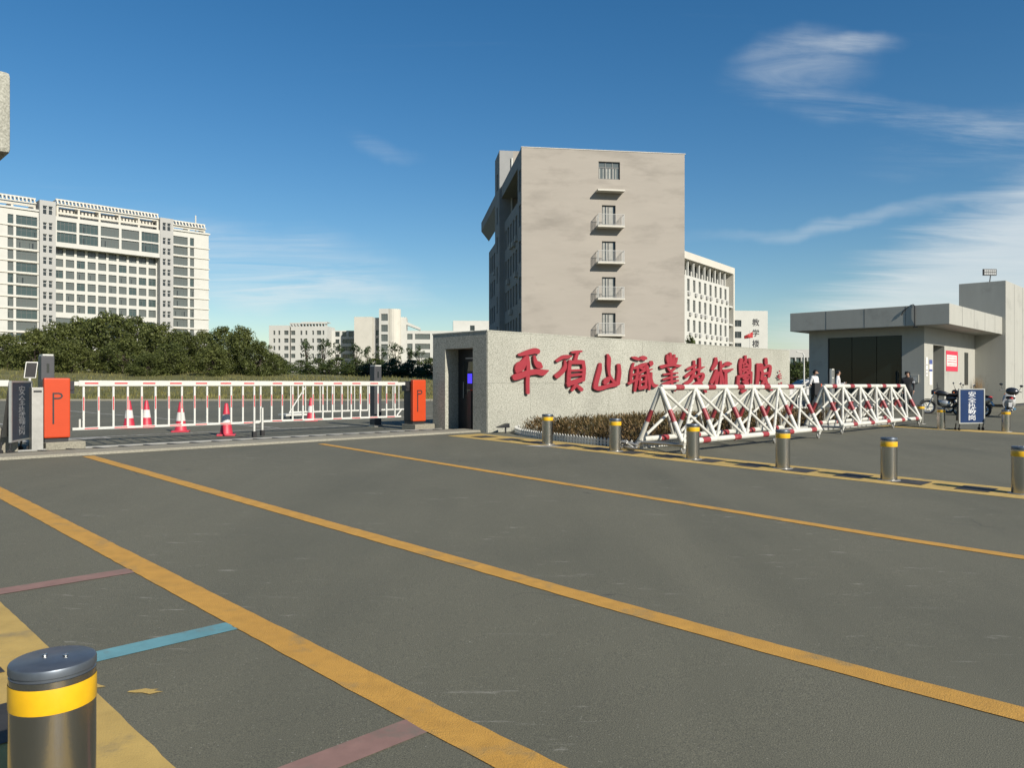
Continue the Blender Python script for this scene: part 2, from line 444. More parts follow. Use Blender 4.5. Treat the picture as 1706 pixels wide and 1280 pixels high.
def wall_grid(mb, x0, x1, z0, z1, holes, depth=.25, y=0.0, mi=0, flip=None):
    """a wall face in the x,z plane (outside towards -y) with real openings and their reveals"""
    xs = sorted({round(a, 4) for a in [x0, x1] + [h[0] for h in holes] + [h[1] for h in holes] if x0 - 1e-4 <= a <= x1 + 1e-4})
    zs = sorted({round(a, 4) for a in [z0, z1] + [h[2] for h in holes] + [h[3] for h in holes] if z0 - 1e-4 <= a <= z1 + 1e-4})
    def inside(x, z): return any(h[0] < x < h[1] and h[2] < z < h[3] for h in holes)
    for j in range(len(zs) - 1):
        i = 0
        while i < len(xs) - 1:
            zc = (zs[j] + zs[j + 1]) / 2
            if inside((xs[i] + xs[i + 1]) / 2, zc): i += 1; continue
            k = i
            while k + 1 < len(xs) - 1 and not inside((xs[k + 1] + xs[k + 2]) / 2, zc): k += 1
            a, b = xs[i], xs[k + 1]
            mb.quad((a, y, zs[j]), (b, y, zs[j]), (b, y, zs[j + 1]), (a, y, zs[j + 1]), mi)
            i = k + 1
    for a, b, c, d in holes:
        e = y + depth
        mb.quad((a, y, c), (a, y, d), (a, e, d), (a, e, c), mi); mb.quad((b, y, d), (b, y, c), (b, e, c), (b, e, d), mi)
        mb.quad((a, y, c), (a, e, c), (b, e, c), (b, y, c), mi); mb.quad((a, e, d), (a, y, d), (b, y, d), (b, e, d), mi)
    return mb
WIN = {}
def win_mesh(w, h, cols=1, rows=1, bar=.06, glass='glass_grey', frame='window_frame', transom=None, curtain=0, cmat='curtain'):
    key = (round(w, 2), round(h, 2), cols, rows, bar, glass, frame, transom, curtain, cmat)
    if key in WIN: return WIN[key]
    b = MB()
    b.quad((0, .05, 0), (w, .05, 0), (w, .05, h), (0, .05, h), 1)
    b.box(0, bar, 0, .049, 0, h); b.box(w - bar, w, 0, .049, 0, h); b.box(bar, w - bar, 0, .049, 0, bar); b.box(bar, w - bar, 0, .049, h - bar, h)
    for i in range(1, cols): x = w * i / cols; b.box(x - bar / 2, x + bar / 2, .004, .047, bar, h - bar)
    for i in range(1, rows): z = h * i / rows; b.box(bar, w - bar, .008, .045, z - bar / 2, z + bar / 2)
    if transom: b.box(bar, w - bar, .008, .045, h * transom - bar / 2, h * transom + bar / 2)
    if curtain:
        r = random.Random(curtain); x = bar
        for i in range(cols * 2):
            if cmat != 'curtain' and r.random() < .72: continue
            a = bar + (w - 2 * bar) * (i + r.uniform(0, .3)) / (cols * 2); c = a + (w / cols / 2) * r.uniform(.2, .75)
            b.quad((a, .044, bar), (min(c, w - bar), .044, bar), (min(c, w - bar), .044, h * (transom or 1) - bar), (a, .044, h * (transom or 1) - bar), 2)
    WIN[key] = b.mesh('window', [frame, glass, cmat])
    return WIN[key]
def window(parent, x, z, w, h, y=.2, name='window', fn=None, rot=0.0, **kw):
    o = link(name, win_mesh(w, h, **kw), parent, (x, y, z))
    if fn: o.location = fn(x, y, z); o.rotation_euler = (0, 0, rot)
    return o
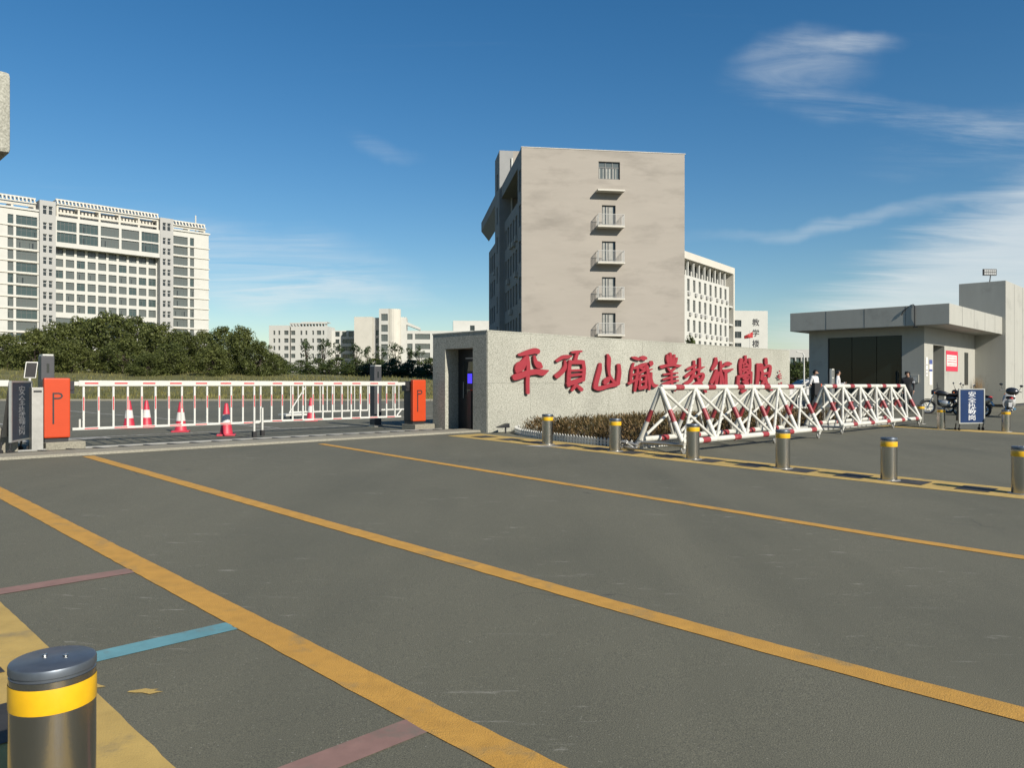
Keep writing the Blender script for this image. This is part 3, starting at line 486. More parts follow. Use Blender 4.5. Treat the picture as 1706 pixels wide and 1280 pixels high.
STROKES = [[[921,2109,926,2086,931,2119,940,2079,943,2124,954,2077,976,2135,990,2076,1008,2145,1027,2075,1044,2158,1073,2078,1088,2174,1127,2085,1141,2192,1184,2094,1207,2213,1252,2104,1297,2238,1344,2119,1401,2265,1445,2136,1497,2284,1519,2146,1575,2284,1542,2147,1626,2271,1556,2145,1656,2261,1589,2140,1687,2245,1628,2139,1705,2215,1671,2154],[1267,2060,1206,2081,1278,2038,1172,2073,1274,2018,1152,2059,1255,1966,1102,2018,1235,1912,1055,1979,1208,1858,1012,1951,1175,1808,971,1936,1147,1770,923,1921,1125,1746,874,1892,1092,1727,844,1852,1048,1709,830,1811,1008,1696,822,1774,980,1688,820,1745,955,1682,827,1722,927,1673,836,1702,913,1662,833,1687,889,1656,843,1670],[1272,2097,1212,2091,1296,2085,1192,2074,1307,2069,1187,2057,1318,2009,1195,1997,1330,1949,1203,1938,1338,1887,1208,1880,1341,1828,1210,1824,1340,1768,1210,1768,1338,1703,1208,1705,1332,1628,1203,1632,1325,1547,1195,1551,1320,1463,1191,1464,1320,1373,1193,1372,1322,1278,1198,1276,1325,1182,1204,1181,1317,1165,1212,1164,1296,1150,1235,1150],[1510,2107,1467,2101,1529,2098,1453,2088,1537,2087,1451,2075,1558,2042,1452,2028,1577,2001,1454,1978,1602,1973,1467,1925,1640,1960,1497,1873,1689,1949,1532,1830,1732,1932,1567,1801,1752,1908,1610,1787,1763,1882,1657,1785,1776,1854,1701,1784,1791,1839,1725,1779,1795,1817,1757,1783],[720,1576,748,1508,744,1608,792,1490,778,1625,834,1489,829,1638,886,1497,878,1651,941,1506,938,1666,1010,1521,1023,1687,1098,1547,1127,1712,1194,1577,1240,1734,1289,1601,1354,1750,1387,1617,1470,1761,1490,1629,1578,1768,1578,1634,1674,1769,1642,1625,1743,1767,1709,1608,1781,1764,1803,1606,1829,1758,1890,1636,1901,1755,1949,1679,1980,1753,2002,1720,1992,1754,2010,1725,2005,1751,2015,1734]],[[2281,1983,2307,1957,2285,1999,2330,1954,2297,2009,2349,1958,2370,2049,2429,1991,2446,2089,2508,2022,2524,2123,2573,2042,2599,2142,2620,2047,2662,2148,2667,2045,2712,2150,2728,2049,2767,2149,2788,2065,2828,2145,2844,2085,2889,2142,2899,2104,2901,2141,2910,2108,2913,2135,2918,2117],[2650,2011,2612,2007,2665,2003,2599,1997,2672,1994,2596,1987,2690,1946,2595,1937,2709,1895,2593,1892,2708,1835,2579,1856,2677,1774,2547,1820,2630,1718,2500,1780,2573,1667,2449,1743,2506,1623,2393,1711,2434,1585,2328,1678,2367,1550,2260,1644,2332,1542,2239,1623,2287,1546,2234,1593],[2868,2229,2874,2201,2882,2241,2891,2192,2898,2247,2909,2190,2951,2255,2963,2193,3004,2264,3017,2196,3064,2271,3076,2201,3133,2276,3144,2210,3208,2280,3218,2221,3283,2284,3292,2233,3300,2282,3307,2238,3315,2274,3320,2248],[3159,2236,3102,2245,3175,2220,3076,2235,3176,2203,3062,2221,3139,2109,3020,2127,3102,2015,2979,2034,3087,2000,2980,2017,3058,1989,2997,1999],[2859,2022,2802,2024,2879,2007,2778,2012,2884,1992,2768,1997,2875,1903,2750,1909,2867,1815,2731,1821,2860,1719,2715,1723,2853,1606,2706,1608,2847,1482,2701,1484,2840,1358,2696,1361,2830,1339,2705,1342,2803,1323,2730,1325],[2782,1975,2788,1931,2804,1993,2813,1916,2830,2001,2841,1912,2921,2012,2934,1914,3015,2024,3026,1916,3107,2032,3111,1917,3194,2034,3188,1917,3274,2031,3264,1918,3353,2028,3343,1918,3386,2020,3378,1924,3414,1999,3409,1944],[3363,2024,3294,2014,3393,2012,3273,1995,3407,1995,3269,1976,3425,1929,3287,1910,3444,1860,3305,1847,3454,1781,3314,1778,3448,1689,3308,1694,3433,1592,3293,1600,3418,1497,3278,1505,3406,1479,3284,1487,3377,1465,3308,1469],[2773,1759,2775,1731,2788,1771,2791,1721,2805,1775,2808,1718,3068,1785,3071,1727,3336,1795,3339,1737,3354,1792,3357,1741,3371,1782,3372,1753],[2767,1625,2775,1594,2781,1638,2794,1584,2799,1644,2814,1582,2886,1656,2902,1590,2974,1667,2989,1598,3064,1676,3076,1606,3154,1681,3163,1613,3245,1683,3251,1620,3335,1685,3341,1627,3353,1682,3358,1632,3370,1672,3373,1643],[2678,1410,2704,1359,2695,1435,2740,1346,2723,1449,2775,1346,2829,1475,2884,1367,2936,1501,2994,1388,3040,1525,3100,1410,3138,1546,3198,1434,3235,1564,3291,1459,3331,1582,3384,1484,3365,1583,3411,1498,3402,1571,3428,1522],[3119,1391,3065,1419,3124,1368,3030,1416,3114,1351,3006,1406,3016,1282,2928,1328,2918,1214,2850,1250,2903,1208,2843,1239,2881,1206,2847,1224],[3087,1401,3056,1386,3107,1400,3053,1373,3120,1394,3058,1363,3154,1377,3075,1337,3188,1360,3093,1311,3220,1344,3117,1284,3253,1326,3147,1259,3288,1306,3180,1235,3324,1286,3212,1213,3339,1266,3242,1203,3339,1240,3283,1204]],[[4106,1967,4052,1970,4124,1954,4030,1959,4129,1940,4021,1946,4133,1890,3999,1897,4137,1837,3978,1850,4127,1767,3951,1789,4091,1666,3910,1694,4043,1552,3862,1581,4005,1457,3822,1485,3985,1399,3800,1422,3973,1357,3788,1378,3961,1314,3777,1335,3942,1292,3782,1310,3903,1275,3810,1286],[3813,1361,3773,1305,3859,1373,3789,1275,3900,1370,3819,1257,3952,1354,3872,1242,3986,1342,3942,1224,4029,1338,4048,1219,4130,1349,4178,1239,4267,1372,4318,1270,4399,1396,4445,1296,4512,1417,4555,1310,4611,1437,4659,1319,4692,1453,4750,1330,4748,1462,4817,1346,4792,1469,4863,1363,4840,1475,4905,1378,4876,1477,4932,1392,4916,1466,4948,1417],[4918,1963,4837,1957,4950,1947,4809,1938,4963,1928,4801,1918,4976,1855,4807,1844,4989,1779,4813,1773,4992,1693,4811,1698,4976,1596,4795,1610,4950,1495,4770,1511,4924,1395,4746,1412,4907,1374,4751,1389,4869,1358,4779,1367],[4393,2221,4351,2209,4415,2217,4341,2196,4428,2208,4342,2184,4461,2180,4351,2149,4498,2148,4356,2118,4524,2101,4358,2087,4529,2042,4355,2041,4522,1981,4350,1983,4515,1921,4348,1921,4510,1860,4354,1857,4505,1797,4363,1792,4505,1741,4376,1733,4509,1697,4390,1685,4517,1662,4407,1641,4537,1627,4437,1595,4582,1584,4484,1543,4642,1539,4541,1490,4696,1499,4595,1447,4731,1471,4642,1418,4760,1449,4685,1400,4791,1425,4726,1382,4801,1414,4744,1377,4801,1399,4768,1378],[4536,1595,4496,1619,4537,1577,4467,1618,4527,1564,4447,1611,4491,1517,4373,1586,4455,1470,4299,1561,4420,1435,4240,1532,4384,1417,4210,1500,4343,1405,4202,1468,4299,1392,4195,1438,4278,1382,4187,1422,4245,1379,4194,1402]],[[5491,2167,5481,2144,5508,2174,5491,2134,5524,2175,5505,2129,5573,2177,5546,2115,5621,2180,5588,2101,5674,2178,5635,2090,5731,2169,5692,2083,5792,2156,5755,2078,5852,2143,5819,2073,5873,2135,5845,2074,5888,2119,5871,2084],[5881,2173,5872,2125,5913,2190,5897,2106,5947,2195,5928,2098,5982,2202,5960,2088,6014,2210,5994,2078,6045,2213,6034,2073,6080,2208,6079,2079,6121,2198,6122,2091,6163,2188,6164,2103,6192,2184,6193,2110,6218,2169,6218,2126],[5594,2001,5561,2006,5603,1992,5545,2001,5604,1983,5537,1994,5575,1913,5498,1925,5546,1844,5459,1856,5524,1769,5426,1777,5512,1680,5406,1685,5505,1583,5393,1586,5499,1485,5380,1489,5489,1471,5386,1474,5466,1459,5407,1461],[5797,1923,5737,1924,5819,1910,5714,1911,5825,1895,5704,1897,5819,1832,5699,1834,5813,1768,5694,1771,5805,1701,5685,1707,5795,1631,5667,1641,5782,1560,5646,1571,5764,1482,5625,1493,5738,1391,5607,1403,5706,1293,5591,1304,5674,1196,5575,1205,5664,1184,5578,1193,5643,1176,5594,1181],[5522,1854,5533,1825,5535,1868,5554,1817,5553,1874,5575,1816,5686,1900,5712,1830,5820,1926,5851,1844,5850,1925,5877,1854,5880,1913,5895,1872],[5433,1663,5444,1634,5446,1676,5464,1626,5464,1683,5485,1625,5604,1700,5624,1645,5745,1718,5764,1666,5764,1717,5781,1671,5783,1710,5793,1683],[5284,1410,5316,1380,5289,1428,5345,1376,5305,1439,5369,1380,5369,1462,5429,1405,5435,1485,5488,1431,5514,1508,5555,1454,5609,1528,5640,1476,5711,1547,5738,1497,5813,1565,5838,1519,5830,1565,5852,1525,5848,1559,5861,1536],[5794,1918,5818,1878,5808,1938,5850,1869,5832,1949,5880,1870,5884,1965,5936,1880,5934,1980,5993,1889,5987,1993,6051,1905,6047,2002,6106,1928,6114,2009,6157,1956,6181,2017,6208,1984,6194,2018,6218,1990,6209,2015,6222,1999],[5838,1910,5801,1880,5868,1914,5805,1862,5892,1909,5820,1850,5945,1885,5874,1828,5988,1865,5938,1802,6008,1860,6031,1795,6045,1874,6114,1825,6104,1910,6180,1867,6168,1948,6242,1907,6187,1954,6252,1919,6213,1955,6251,1934],[5750,1694,5774,1668,5756,1709,5799,1664,5771,1718,5820,1666,5830,1738,5879,1686,5890,1759,5940,1707,5953,1780,6003,1728,6022,1805,6073,1752,6095,1830,6147,1778,6169,1856,6220,1804,6190,1859,6235,1814,6215,1855,6241,1829],[5884,1653,5838,1653,5900,1643,5821,1644,5906,1632,5814,1633,5906,1445,5800,1446,5907,1258,5785,1260,5898,1244,5792,1246,5875,1231,5814,1233],[5815,1638,5822,1608,5829,1650,5842,1599,5849,1656,5863,1597,6022,1673,6037,1613,6197,1690,6213,1629,6219,1688,6232,1635,6240,1678,6247,1648],[6195,1671,6138,1673,6215,1659,6116,1662,6220,1645,6107,1649,6202,1462,6084,1467,6184,1280,6060,1285,6174,1265,6067,1270,6150,1254,6088,1256],[5814,1462,5824,1433,5827,1475,5845,1424,5846,1481,5866,1422,5999,1500,6019,1441,6153,1519,6174,1459,6175,1517,6193,1465,6197,1508,6207,1479],[5751,1304,5765,1250,5777,1326,5802,1233,5811,1337,5840,1230,5970,1349,5997,1247,6130,1361,6156,1264,6164,1357,6187,1274,6198,1342,6211,1294],[6225,1925,6153,1920,6254,1913,6129,1903,6267,1897,6123,1885,6279,1828,6135,1817,6292,1760,6148,1748,6308,1692,6165,1676,6336,1623,6188,1603,6369,1548,6213,1530,6387,1468,6231,1461,6378,1387,6240,1390,6354,1308,6243,1313,6330,1231,6247,1235,6323,1221,6251,1225,6307,1213,6265,1216],[6422,1744,6370,1746,6440,1733,6349,1736,6445,1721,6341,1724,6442,1667,6331,1671,6439,1616,6320,1616,6445,1567,6320,1559,6464,1515,6335,1497,6492,1462,6360,1437,6523,1422,6390,1385,6552,1406,6422,1344,6570,1405,6472,1310,6577,1403,6547,1294,6602,1394,6625,1304,6661,1386,6686,1330,6727,1379,6738,1355,6736,1378,6746,1357,6745,1375,6751,1363],[6434,2072,6361,2074,6459,2056,6332,2060,6466,2039,6320,2043,6480,2020,6301,2026,6494,1999,6282,2010,6491,1975,6275,1996,6463,1952,6284,1976,6422,1932,6303,1950,6381,1913,6321,1922,6374,1907,6321,1915,6360,1902,6329,1907],[6191,1794,6209,1765,6201,1808,6232,1759,6218,1816,6254,1759,6328,1832,6353,1792,6438,1847,6453,1824,6447,1848,6460,1828,6457,1845,6464,1833]],[[7281,2292,7237,2290,7298,2284,7221,2280,7304,2275,7216,2270,7324,2229,7203,2223,7344,2184,7190,2174,7363,2145,7188,2124,7383,2108,7206,2076,7404,2068,7232,2033,7427,2027,7258,1992,7427,2006,7280,1976,7406,1983,7321,1965],[7434,2346,7378,2342,7456,2337,7359,2330,7465,2325,7354,2317,7487,2274,7346,2264,7509,2224,7338,2212,7527,2170,7337,2156,7539,2110,7346,2095,7547,2045,7361,2031,7555,1981,7376,1967,7547,1959,7391,1948,7517,1939,7427,1933],[7657,2291,7601,2295,7675,2279,7578,2285,7679,2266,7567,2272,7668,2208,7548,2215,7657,2150,7529,2159,7645,2097,7511,2108,7630,2054,7496,2067,7614,2017,7482,2032,7599,1980,7467,1995,7584,1966,7469,1979,7554,1956,7488,1963],[7782,2202,7732,2207,7797,2190,7710,2199,7798,2178,7698,2189,7787,2137,7675,2150,7776,2095,7653,2113,7753,2052,7630,2082,7715,2014,7600,2056,7672,1982,7564,2028,7631,1953,7524,1998,7608,1944,7515,1983,7573,1941,7520,1964],[6850,1915,6874,1867,6871,1938,6911,1855,6901,1950,6948,1854,6998,1964,7043,1875,7099,1978,7135,1894,7207,1991,7233,1911,7331,2001,7348,1924,7461,2010,7470,1934,7582,2014,7574,1938,7684,2009,7647,1928,7760,1999,7715,1911,7811,1993,7800,1903,7858,1988,7882,1917,7919,1984,7941,1940,7985,1982,7994,1963,7992,1982,8000,1966,8000,1979,8005,1970],[7274,1892,7238,1877,7297,1891,7234,1865,7312,1885,7239,1855,7364,1853,7277,1816,7408,1826,7323,1772,7420,1821,7420,1745,7460,1830,7524,1771,7543,1860,7606,1816,7633,1892,7682,1858,7648,1896,7691,1866,7668,1894,7693,1877],[7016,1693,7022,1665,7030,1704,7041,1656,7049,1709,7061,1654,7170,1719,7182,1663,7292,1729,7304,1672,7415,1738,7426,1682,7539,1745,7549,1693,7664,1750,7673,1705,7790,1756,7798,1717,7804,1754,7811,1721,7818,1748,7821,1729],[6985,1535,6998,1511,6994,1546,7017,1505,7009,1552,7036,1505,7131,1579,7162,1524,7255,1606,7287,1543,7387,1628,7409,1559,7522,1637,7534,1571,7657,1639,7664,1580,7791,1640,7797,1589,7810,1638,7815,1593,7827,1629,7830,1604],[6965,1399,6988,1364,6978,1416,7018,1355,6999,1426,7046,1356,7122,1455,7170,1381,7247,1483,7294,1406,7380,1507,7416,1427,7520,1520,7542,1444,7660,1526,7676,1460,7799,1532,7812,1475,7820,1530,7832,1480,7840,1521,7847,1492],[7471,1808,7415,1807,7492,1797,7394,1796,7499,1784,7387,1783,7499,1600,7387,1600,7499,1417,7387,1416,7492,1404,7394,1404,7471,1393,7415,1393],[7496,1432,7445,1419,7523,1427,7434,1404,7539,1417,7437,1391,7584,1369,7472,1340,7629,1321,7507,1290,7663,1279,7538,1249,7680,1247,7562,1223,7685,1224,7582,1205,7689,1202,7603,1186,7689,1191,7614,1177,7678,1180,7635,1172],[7336,1397,7297,1419,7337,1381,7268,1419,7326,1369,7248,1413,7211,1308,7141,1348,7097,1248,7035,1284,7081,1244,7027,1275,7058,1244,7028,1262]],[[8754,2139,8694,2138,8776,2128,8671,2126,8784,2115,8663,2113,8785,2055,8660,2053,8787,1995,8658,1994,8785,1930,8652,1930,8783,1857,8647,1858,8777,1777,8639,1783,8758,1698,8617,1714,8727,1621,8575,1648,8681,1544,8520,1589,8602,1474,8460,1543,8486,1424,8386,1509,8361,1394,8285,1476,8246,1366,8177,1441,8214,1364,8154,1429,8177,1371,8143,1408],[8276,1848,8304,1820,8284,1864,8333,1815,8301,1874,8357,1818,8373,1898,8432,1839,8446,1923,8506,1860,8527,1946,8583,1882,8619,1968,8668,1907,8716,1988,8760,1934,8814,2008,8852,1960,8834,2010,8867,1968,8857,2005,8876,1981],[8166,1613,8215,1581,8169,1635,8253,1579,8186,1650,8283,1586,8264,1688,8365,1621,8343,1727,8447,1656,8433,1766,8533,1694,8540,1806,8631,1737,8657,1846,8736,1785,8774,1885,8843,1832,8798,1890,8859,1843,8828,1887,8863,1860],[9071,2226,9009,2224,9094,2215,8987,2212,9103,2202,8979,2198,9110,2128,8976,2124,9118,2052,8973,2050,9115,1973,8967,1976,9094,1892,8956,1900,9064,1811,8940,1820,9034,1731,8925,1739,9024,1720,8929,1727,9000,1711,8946,1715],[8803,1844,8827,1814,8814,1860,8855,1808,8833,1870,8881,1810,8910,1889,8959,1828,8987,1909,9037,1846,9068,1926,9113,1865,9151,1938,9186,1888,9236,1947,9259,1912,9320,1955,9333,1937,9328,1956,9339,1939,9337,1953,9343,1944],[8681,1623,8710,1595,8689,1639,8740,1590,8706,1650,8765,1592,8812,1682,8870,1625,8920,1714,8975,1657,9019,1740,9063,1678,9106,1756,9132,1689,9191,1764,9177,1690,9284,1744,9170,1691,9324,1694,9163,1685,9324,1640,9152,1656,9301,1586,9127,1622,9259,1533,9088,1586,9196,1478,9035,1547,9106,1426,8976,1514,8987,1389,8893,1485,8865,1362,8781,1453,8773,1340,8675,1415,8711,1316,8602,1371,8654,1288,8558,1329,8593,1257,8517,1289,8576,1251,8510,1279,8552,1250,8514,1266],[8889,1645,8834,1630,8919,1640,8823,1614,8937,1630,8826,1601,8987,1584,8861,1551,9038,1540,8896,1500,9091,1494,8942,1447,9152,1445,9005,1392,9221,1391,9074,1338,9288,1336,9141,1286,9347,1280,9202,1235,9401,1224,9263,1183,9455,1169,9324,1130,9461,1152,9347,1118,9450,1133,9385,1113]],[[10055,2265,9974,2262,10086,2251,9944,2246,10097,2234,9934,2229,10113,2182,9923,2176,10128,2124,9911,2129,10108,2053,9891,2085,10037,1979,9850,2027,9943,1910,9789,1955,9852,1843,9727,1880,9829,1832,9720,1864,9793,1827,9731,1846],[10097,1872,10025,1880,10117,1856,9993,1870,10120,1840,9977,1856,10107,1776,9933,1796,10093,1710,9891,1739,10056,1638,9845,1681,9988,1563,9790,1613,9903,1489,9727,1536,9819,1416,9663,1459,9793,1403,9657,1440,9749,1396,9671,1418],[10344,2153,10278,2152,10369,2141,10254,2139,10377,2128,10245,2125,10380,2057,10242,2055,10383,1986,10239,1984,10386,1887,10237,1885,10388,1739,10234,1738,10391,1563,10231,1562,10394,1387,10228,1387,10383,1370,10239,1370,10352,1355,10270,1355],[10243,1801,10180,1811,10258,1785,10150,1803,10258,1771,10133,1792,10226,1707,10085,1730,10195,1644,10036,1669,10168,1582,9994,1602,10146,1517,9965,1533,10125,1449,9946,1463,10104,1380,9927,1394,10087,1362,9933,1375,10050,1349,9961,1356],[10351,1785,10271,1773,10388,1776,10249,1754,10408,1761,10248,1736,10444,1697,10282,1672,10480,1632,10316,1608,10509,1569,10346,1550,10524,1512,10372,1498,10530,1460,10396,1449,10535,1409,10420,1400,10531,1396,10431,1388,10513,1384,10455,1379],[10261,1937,10302,1905,10267,1956,10339,1901,10286,1969,10369,1906,10388,2003,10467,1944,10490,2038,10565,1982,10518,2042,10582,1993,10551,2039,10588,2011],[10492,2059,10507,2017,10515,2078,10541,2004,10546,2087,10576,2003,10608,2108,10648,1998,10675,2128,10717,1992,10752,2140,10776,1992,10831,2134,10833,2003,10902,2117,10898,2021,10970,2100,10967,2039,10994,2097,10992,2043,11014,2086,11013,2055],[10418,1859,10412,1816,10450,1875,10438,1800,10484,1879,10471,1793,10565,1881,10551,1786,10639,1883,10639,1779,10713,1887,10747,1784,10811,1894,10862,1808,10932,1905,10976,1842,11058,1917,11086,1875,11076,1917,11100,1881,11095,1912,11110,1892],[10657,1857,10565,1855,10692,1841,10531,1838,10704,1822,10519,1819,10712,1660,10518,1658,10720,1499,10517,1497,10723,1370,10521,1369,10717,1296,10531,1295,10707,1255,10546,1254,10696,1214,10561,1213,10688,1200,10571,1199,10663,1187,10596,1187]],[[11979,2380,11897,2378,12009,2366,11867,2363,12019,2350,11857,2346,12019,2292,11857,2288,12019,2233,11857,2230,12009,2217,11867,2214,11979,2202,11897,2200],[11740,2268,11637,2279,11769,2246,11589,2265,11772,2223,11565,2245,11735,2157,11535,2178,11698,2093,11503,2109,11677,2026,11482,2029,11679,1946,11480,1940,11695,1857,11489,1847,11711,1765,11498,1756,11700,1743,11515,1735,11663,1723,11557,1718],[12258,2291,12148,2283,12302,2275,12112,2261,12321,2255,12102,2239,12330,2180,12124,2165,12339,2103,12146,2093,12340,2021,12156,2020,12327,1935,12146,1941,12305,1848,12124,1857,12284,1762,12102,1771,12268,1744,12109,1753,12230,1730,12139,1735],[11695,2077,11745,2052,11694,2095,11782,2053,11707,2109,11809,2060,11824,2169,11926,2120,11941,2230,12044,2181,11968,2237,12057,2195,12005,2238,12056,2213],[11863,2204,11812,2185,11895,2203,11807,2169,11916,2196,11815,2156,12047,2114,11937,2072,12179,2032,12061,1987,12188,2018,12086,1979,12182,1999,12123,1977],[11700,2012,11718,1980,11716,2028,11747,1971,11740,2036,11776,1971,11901,2061,11938,1996,12065,2087,12102,2021,12094,2087,12126,2030,12124,2078,12143,2046],[11637,1899,11653,1860,11658,1917,11687,1849,11688,1926,11720,1848,11903,1951,11936,1873,12121,1977,12155,1898,12156,1976,12185,1907,12190,1965,12207,1925],[11783,1969,11738,1946,11815,1970,11737,1930,11838,1964,11749,1919,11976,1900,11882,1852,12114,1835,12016,1786,12127,1822,12042,1779,12126,1805,12077,1780],[12084,1953,12036,1973,12087,1937,12004,1972,12076,1925,11981,1965,11951,1850,11852,1892,11827,1776,11724,1820,11802,1769,11713,1807,11768,1768,11716,1790],[11442,1665,11471,1619,11464,1688,11514,1607,11498,1700,11555,1607,11629,1720,11685,1629,11760,1739,11818,1652,11888,1761,11951,1677,12014,1785,12082,1706,12141,1813,12210,1736,12270,1841,12337,1767,12304,1843,12363,1778,12343,1835,12377,1798],[11486,1694,11398,1696,11517,1677,11364,1681,11526,1659,11350,1664,11521,1560,11330,1565,11517,1461,11310,1468,11508,1383,11298,1390,11493,1338,11299,1348,11474,1315,11307,1326,11455,1294,11316,1302,11443,1280,11321,1288,11414,1269,11344,1274],[12346,1834,12263,1834,12376,1820,12232,1820,12386,1804,12220,1804,12377,1617,12211,1618,12368,1431,12202,1432,12356,1414,12212,1416,12325,1400,12242,1401],[11687,1600,11715,1563,11703,1619,11752,1554,11729,1630,11786,1555,11859,1660,11923,1575,11998,1692,12052,1595,12184,1685,12019,1612,12177,1587,11982,1640,12086,1524,11910,1592,11997,1474,11843,1550,11917,1447,11811,1533,11847,1437,11775,1520,11790,1430,11725,1504,11756,1428,11700,1492,11719,1436,11686,1473],[11959,1575,11836,1559,12015,1559,11801,1532,12043,1536,11797,1506,12085,1487,11805,1453,12130,1430,11810,1407,12146,1359,11804,1378,12110,1288,11786,1348,12047,1230,11755,1308,11975,1182,11721,1268,11894,1144,11690,1234,11810,1118,11650,1198,11732,1096,11605,1159,11698,1087,11588,1143,11653,1088,11590,1120]],[[12859,2124,12755,2122,12898,2107,12717,2103,12912,2087,12704,2083,12918,1971,12703,1967,12924,1855,12701,1852,12922,1734,12695,1737,12908,1611,12680,1617,12886,1487,12659,1495,12864,1363,12639,1372,12846,1342,12649,1350,12801,1324,12688,1329],[12758,2099,12754,2053,12792,2116,12786,2036,12830,2122,12823,2030,12925,2128,12917,2025,13042,2132,12990,2021,13189,2089,12961,2036,13189,2008,12944,2039,13141,1954,12900,1988,13123,1929,12875,1916,13132,1923,12938,1854,13189,1887,13000,1829,13238,1821,13028,1805,13234,1738,13021,1746,13212,1649,12992,1664,13189,1563,12961,1579,13168,1542,12969,1556,13119,1526,13005,1534],[13434,2333,13327,2327,13476,2317,13289,2307,13492,2297,13278,2286,13507,2213,13283,2202,13522,2129,13288,2119,13509,2106,13305,2097,13468,2085,13351,2079],[13046,1935,13094,1895,13058,1958,13140,1889,13085,1973,13180,1893,13184,1999,13276,1923,13287,2027,13369,1952,13387,2050,13461,1974,13493,2076,13562,1997,13624,2101,13636,2011,13787,2068,13612,2021,13818,1981,13617,1978,13802,1880,13602,1887,13778,1794,13582,1806,13752,1735,13564,1755,13718,1689,13541,1714,13686,1646,13516,1670,13664,1631,13516,1652,13623,1622,13538,1634],[13060,1761,13078,1720,13083,1779,13115,1709,13114,1788,13151,1707,13338,1812,13373,1734,13564,1835,13598,1762,13597,1834,13626,1770,13630,1824,13647,1787],[13348,1668,13252,1675,13377,1649,13211,1662,13383,1630,13192,1645,13363,1572,13171,1587,13342,1511,13150,1531,13301,1444,13119,1476,13231,1375,13067,1413,13148,1306,12999,1344,13066,1239,12931,1274,13043,1228,12925,1259,13005,1223,12938,1241],[13382,1667,13286,1659,13423,1654,13256,1640,13442,1636,13250,1620,13473,1558,13272,1542,13503,1483,13296,1460,13548,1430,13339,1379,13628,1404,13418,1307,13739,1383,13501,1252,13850,1344,13550,1221,13903,1288,13587,1209,13900,1243,13644,1193,13891,1205,13707,1169,13895,1186,13735,1154,13874,1164,13782,1146]],[[14388,1896,14361,1889,14404,1895,14356,1882,14413,1891,14359,1876,14441,1879,14363,1859,14470,1868,14368,1842,14474,1857,14385,1834,14464,1844,14414,1831],[14295,1732,14308,1718,14301,1739,14324,1715,14311,1744,14338,1716,14402,1765,14432,1734,14493,1787,14526,1752,14510,1788,14539,1758,14529,1785,14546,1767],[14215,1666,14223,1652,14223,1673,14237,1648,14234,1677,14251,1648,14387,1699,14406,1666,14540,1721,14561,1684,14557,1721,14576,1689,14575,1716,14586,1697],[14429,1701,14397,1705,14437,1695,14382,1701,14438,1688,14375,1696,14419,1651,14350,1660,14400,1617,14324,1622,14396,1609,14334,1583,14403,1614,14417,1574,14467,1625,14494,1586,14537,1636,14565,1596,14556,1636,14580,1601,14576,1631,14590,1611],[14350,1436,14323,1431,14364,1433,14317,1424,14371,1429,14318,1419,14392,1410,14331,1399,14412,1392,14343,1379,14413,1385,14353,1373,14405,1377,14371,1370],[14438,1449,14444,1432,14448,1457,14459,1427,14462,1460,14474,1426,14524,1464,14536,1432,14587,1468,14598,1438,14601,1467,14610,1441,14614,1462,14620,1447],[14571,1451,14543,1455,14578,1445,14530,1451,14579,1439,14523,1447,14562,1405,14498,1414,14545,1371,14474,1381,14536,1365,14474,1373,14520,1361,14484,1366],[14373,1338,14360,1326,14387,1341,14364,1320,14399,1340,14373,1316,14483,1322,14453,1295,14567,1305,14534,1274,14579,1299,14550,1273,14584,1291,14567,1276]]]
# ---------------------------------------------------------------- ground, lawn, strips, markings
vlist = [-1500, -300, -60, -20, -8, -2, 0, 1, 1.5, 2, 2.5, 3, 5, 7, 9, 11, 13, 13.5, 14, 14.5, 15, 18, 25, 40, 80, 160, 400, 1200, 3000]
ulist = [-3000, -600, -150, -60, -25, -10, -4, 0, 2, 4, 6, 8, 10, 12, 15, 20, 26, 35, 60, 150, 600, 3000]
b = MB()
vs = [UV(u, v) for v in vlist for u in ulist]; nu = len(ulist)
b.add(vs, [(j * nu + i, j * nu + i + 1, (j + 1) * nu + i + 1, (j + 1) * nu + i) for j in range(len(vlist) - 1) for i in range(nu - 1)])
ground = struct(b.build('ground', 'asphalt', fix=False))

def sheet(name, u0, u1, v0, v1, m, dz=.004, seg=.5, ushift=0.0, wob=0.0, parent=ground, seed=0):
    """a painted strip following the rise of the ground; ushift slants it, wob makes the edge uneven"""
    b = MB(); n = max(1, int((v1 - v0) / seg)); r = random.Random(seed)
    row = []
    for i in range(n + 1):
        v = v0 + (v1 - v0) * i / n; s = ushift * i / n
        row += [UV(u0 + s + r.uniform(-wob, wob), v, dz), UV(u1 + s + r.uniform(-wob, wob), v, dz)]
    b.add(row, [(2 * i, 2 * i + 1, 2 * i + 3, 2 * i + 2) for i in range(n)])
    return b.build(name, m, parent, fix=False)
sheet('yellow_lane_line', 1.93, 2.12, -1.5, 13.3, 'yellow_paint', seg=.09, wob=.0035, seed=1)
sheet('yellow_lane_line', 3.75, 3.92, -1.5, 13.3, 'yellow_paint', seg=.09, wob=.0035, seed=2)
sheet('yellow_lane_line', 7.10, 7.25, -1.5, 13.0, 'yellow_paint', ushift=.62, seg=.09, wob=.0035, seed=3)
for v0, m in ((5.66, 'red_line'), (4.08, 'blue_line'), (2.42, 'red_line')):
    sheet('queue_line', 1.12, 1.93, v0, v0 + .15, m, seg=.04, wob=.012, seed=int(v0 * 10))
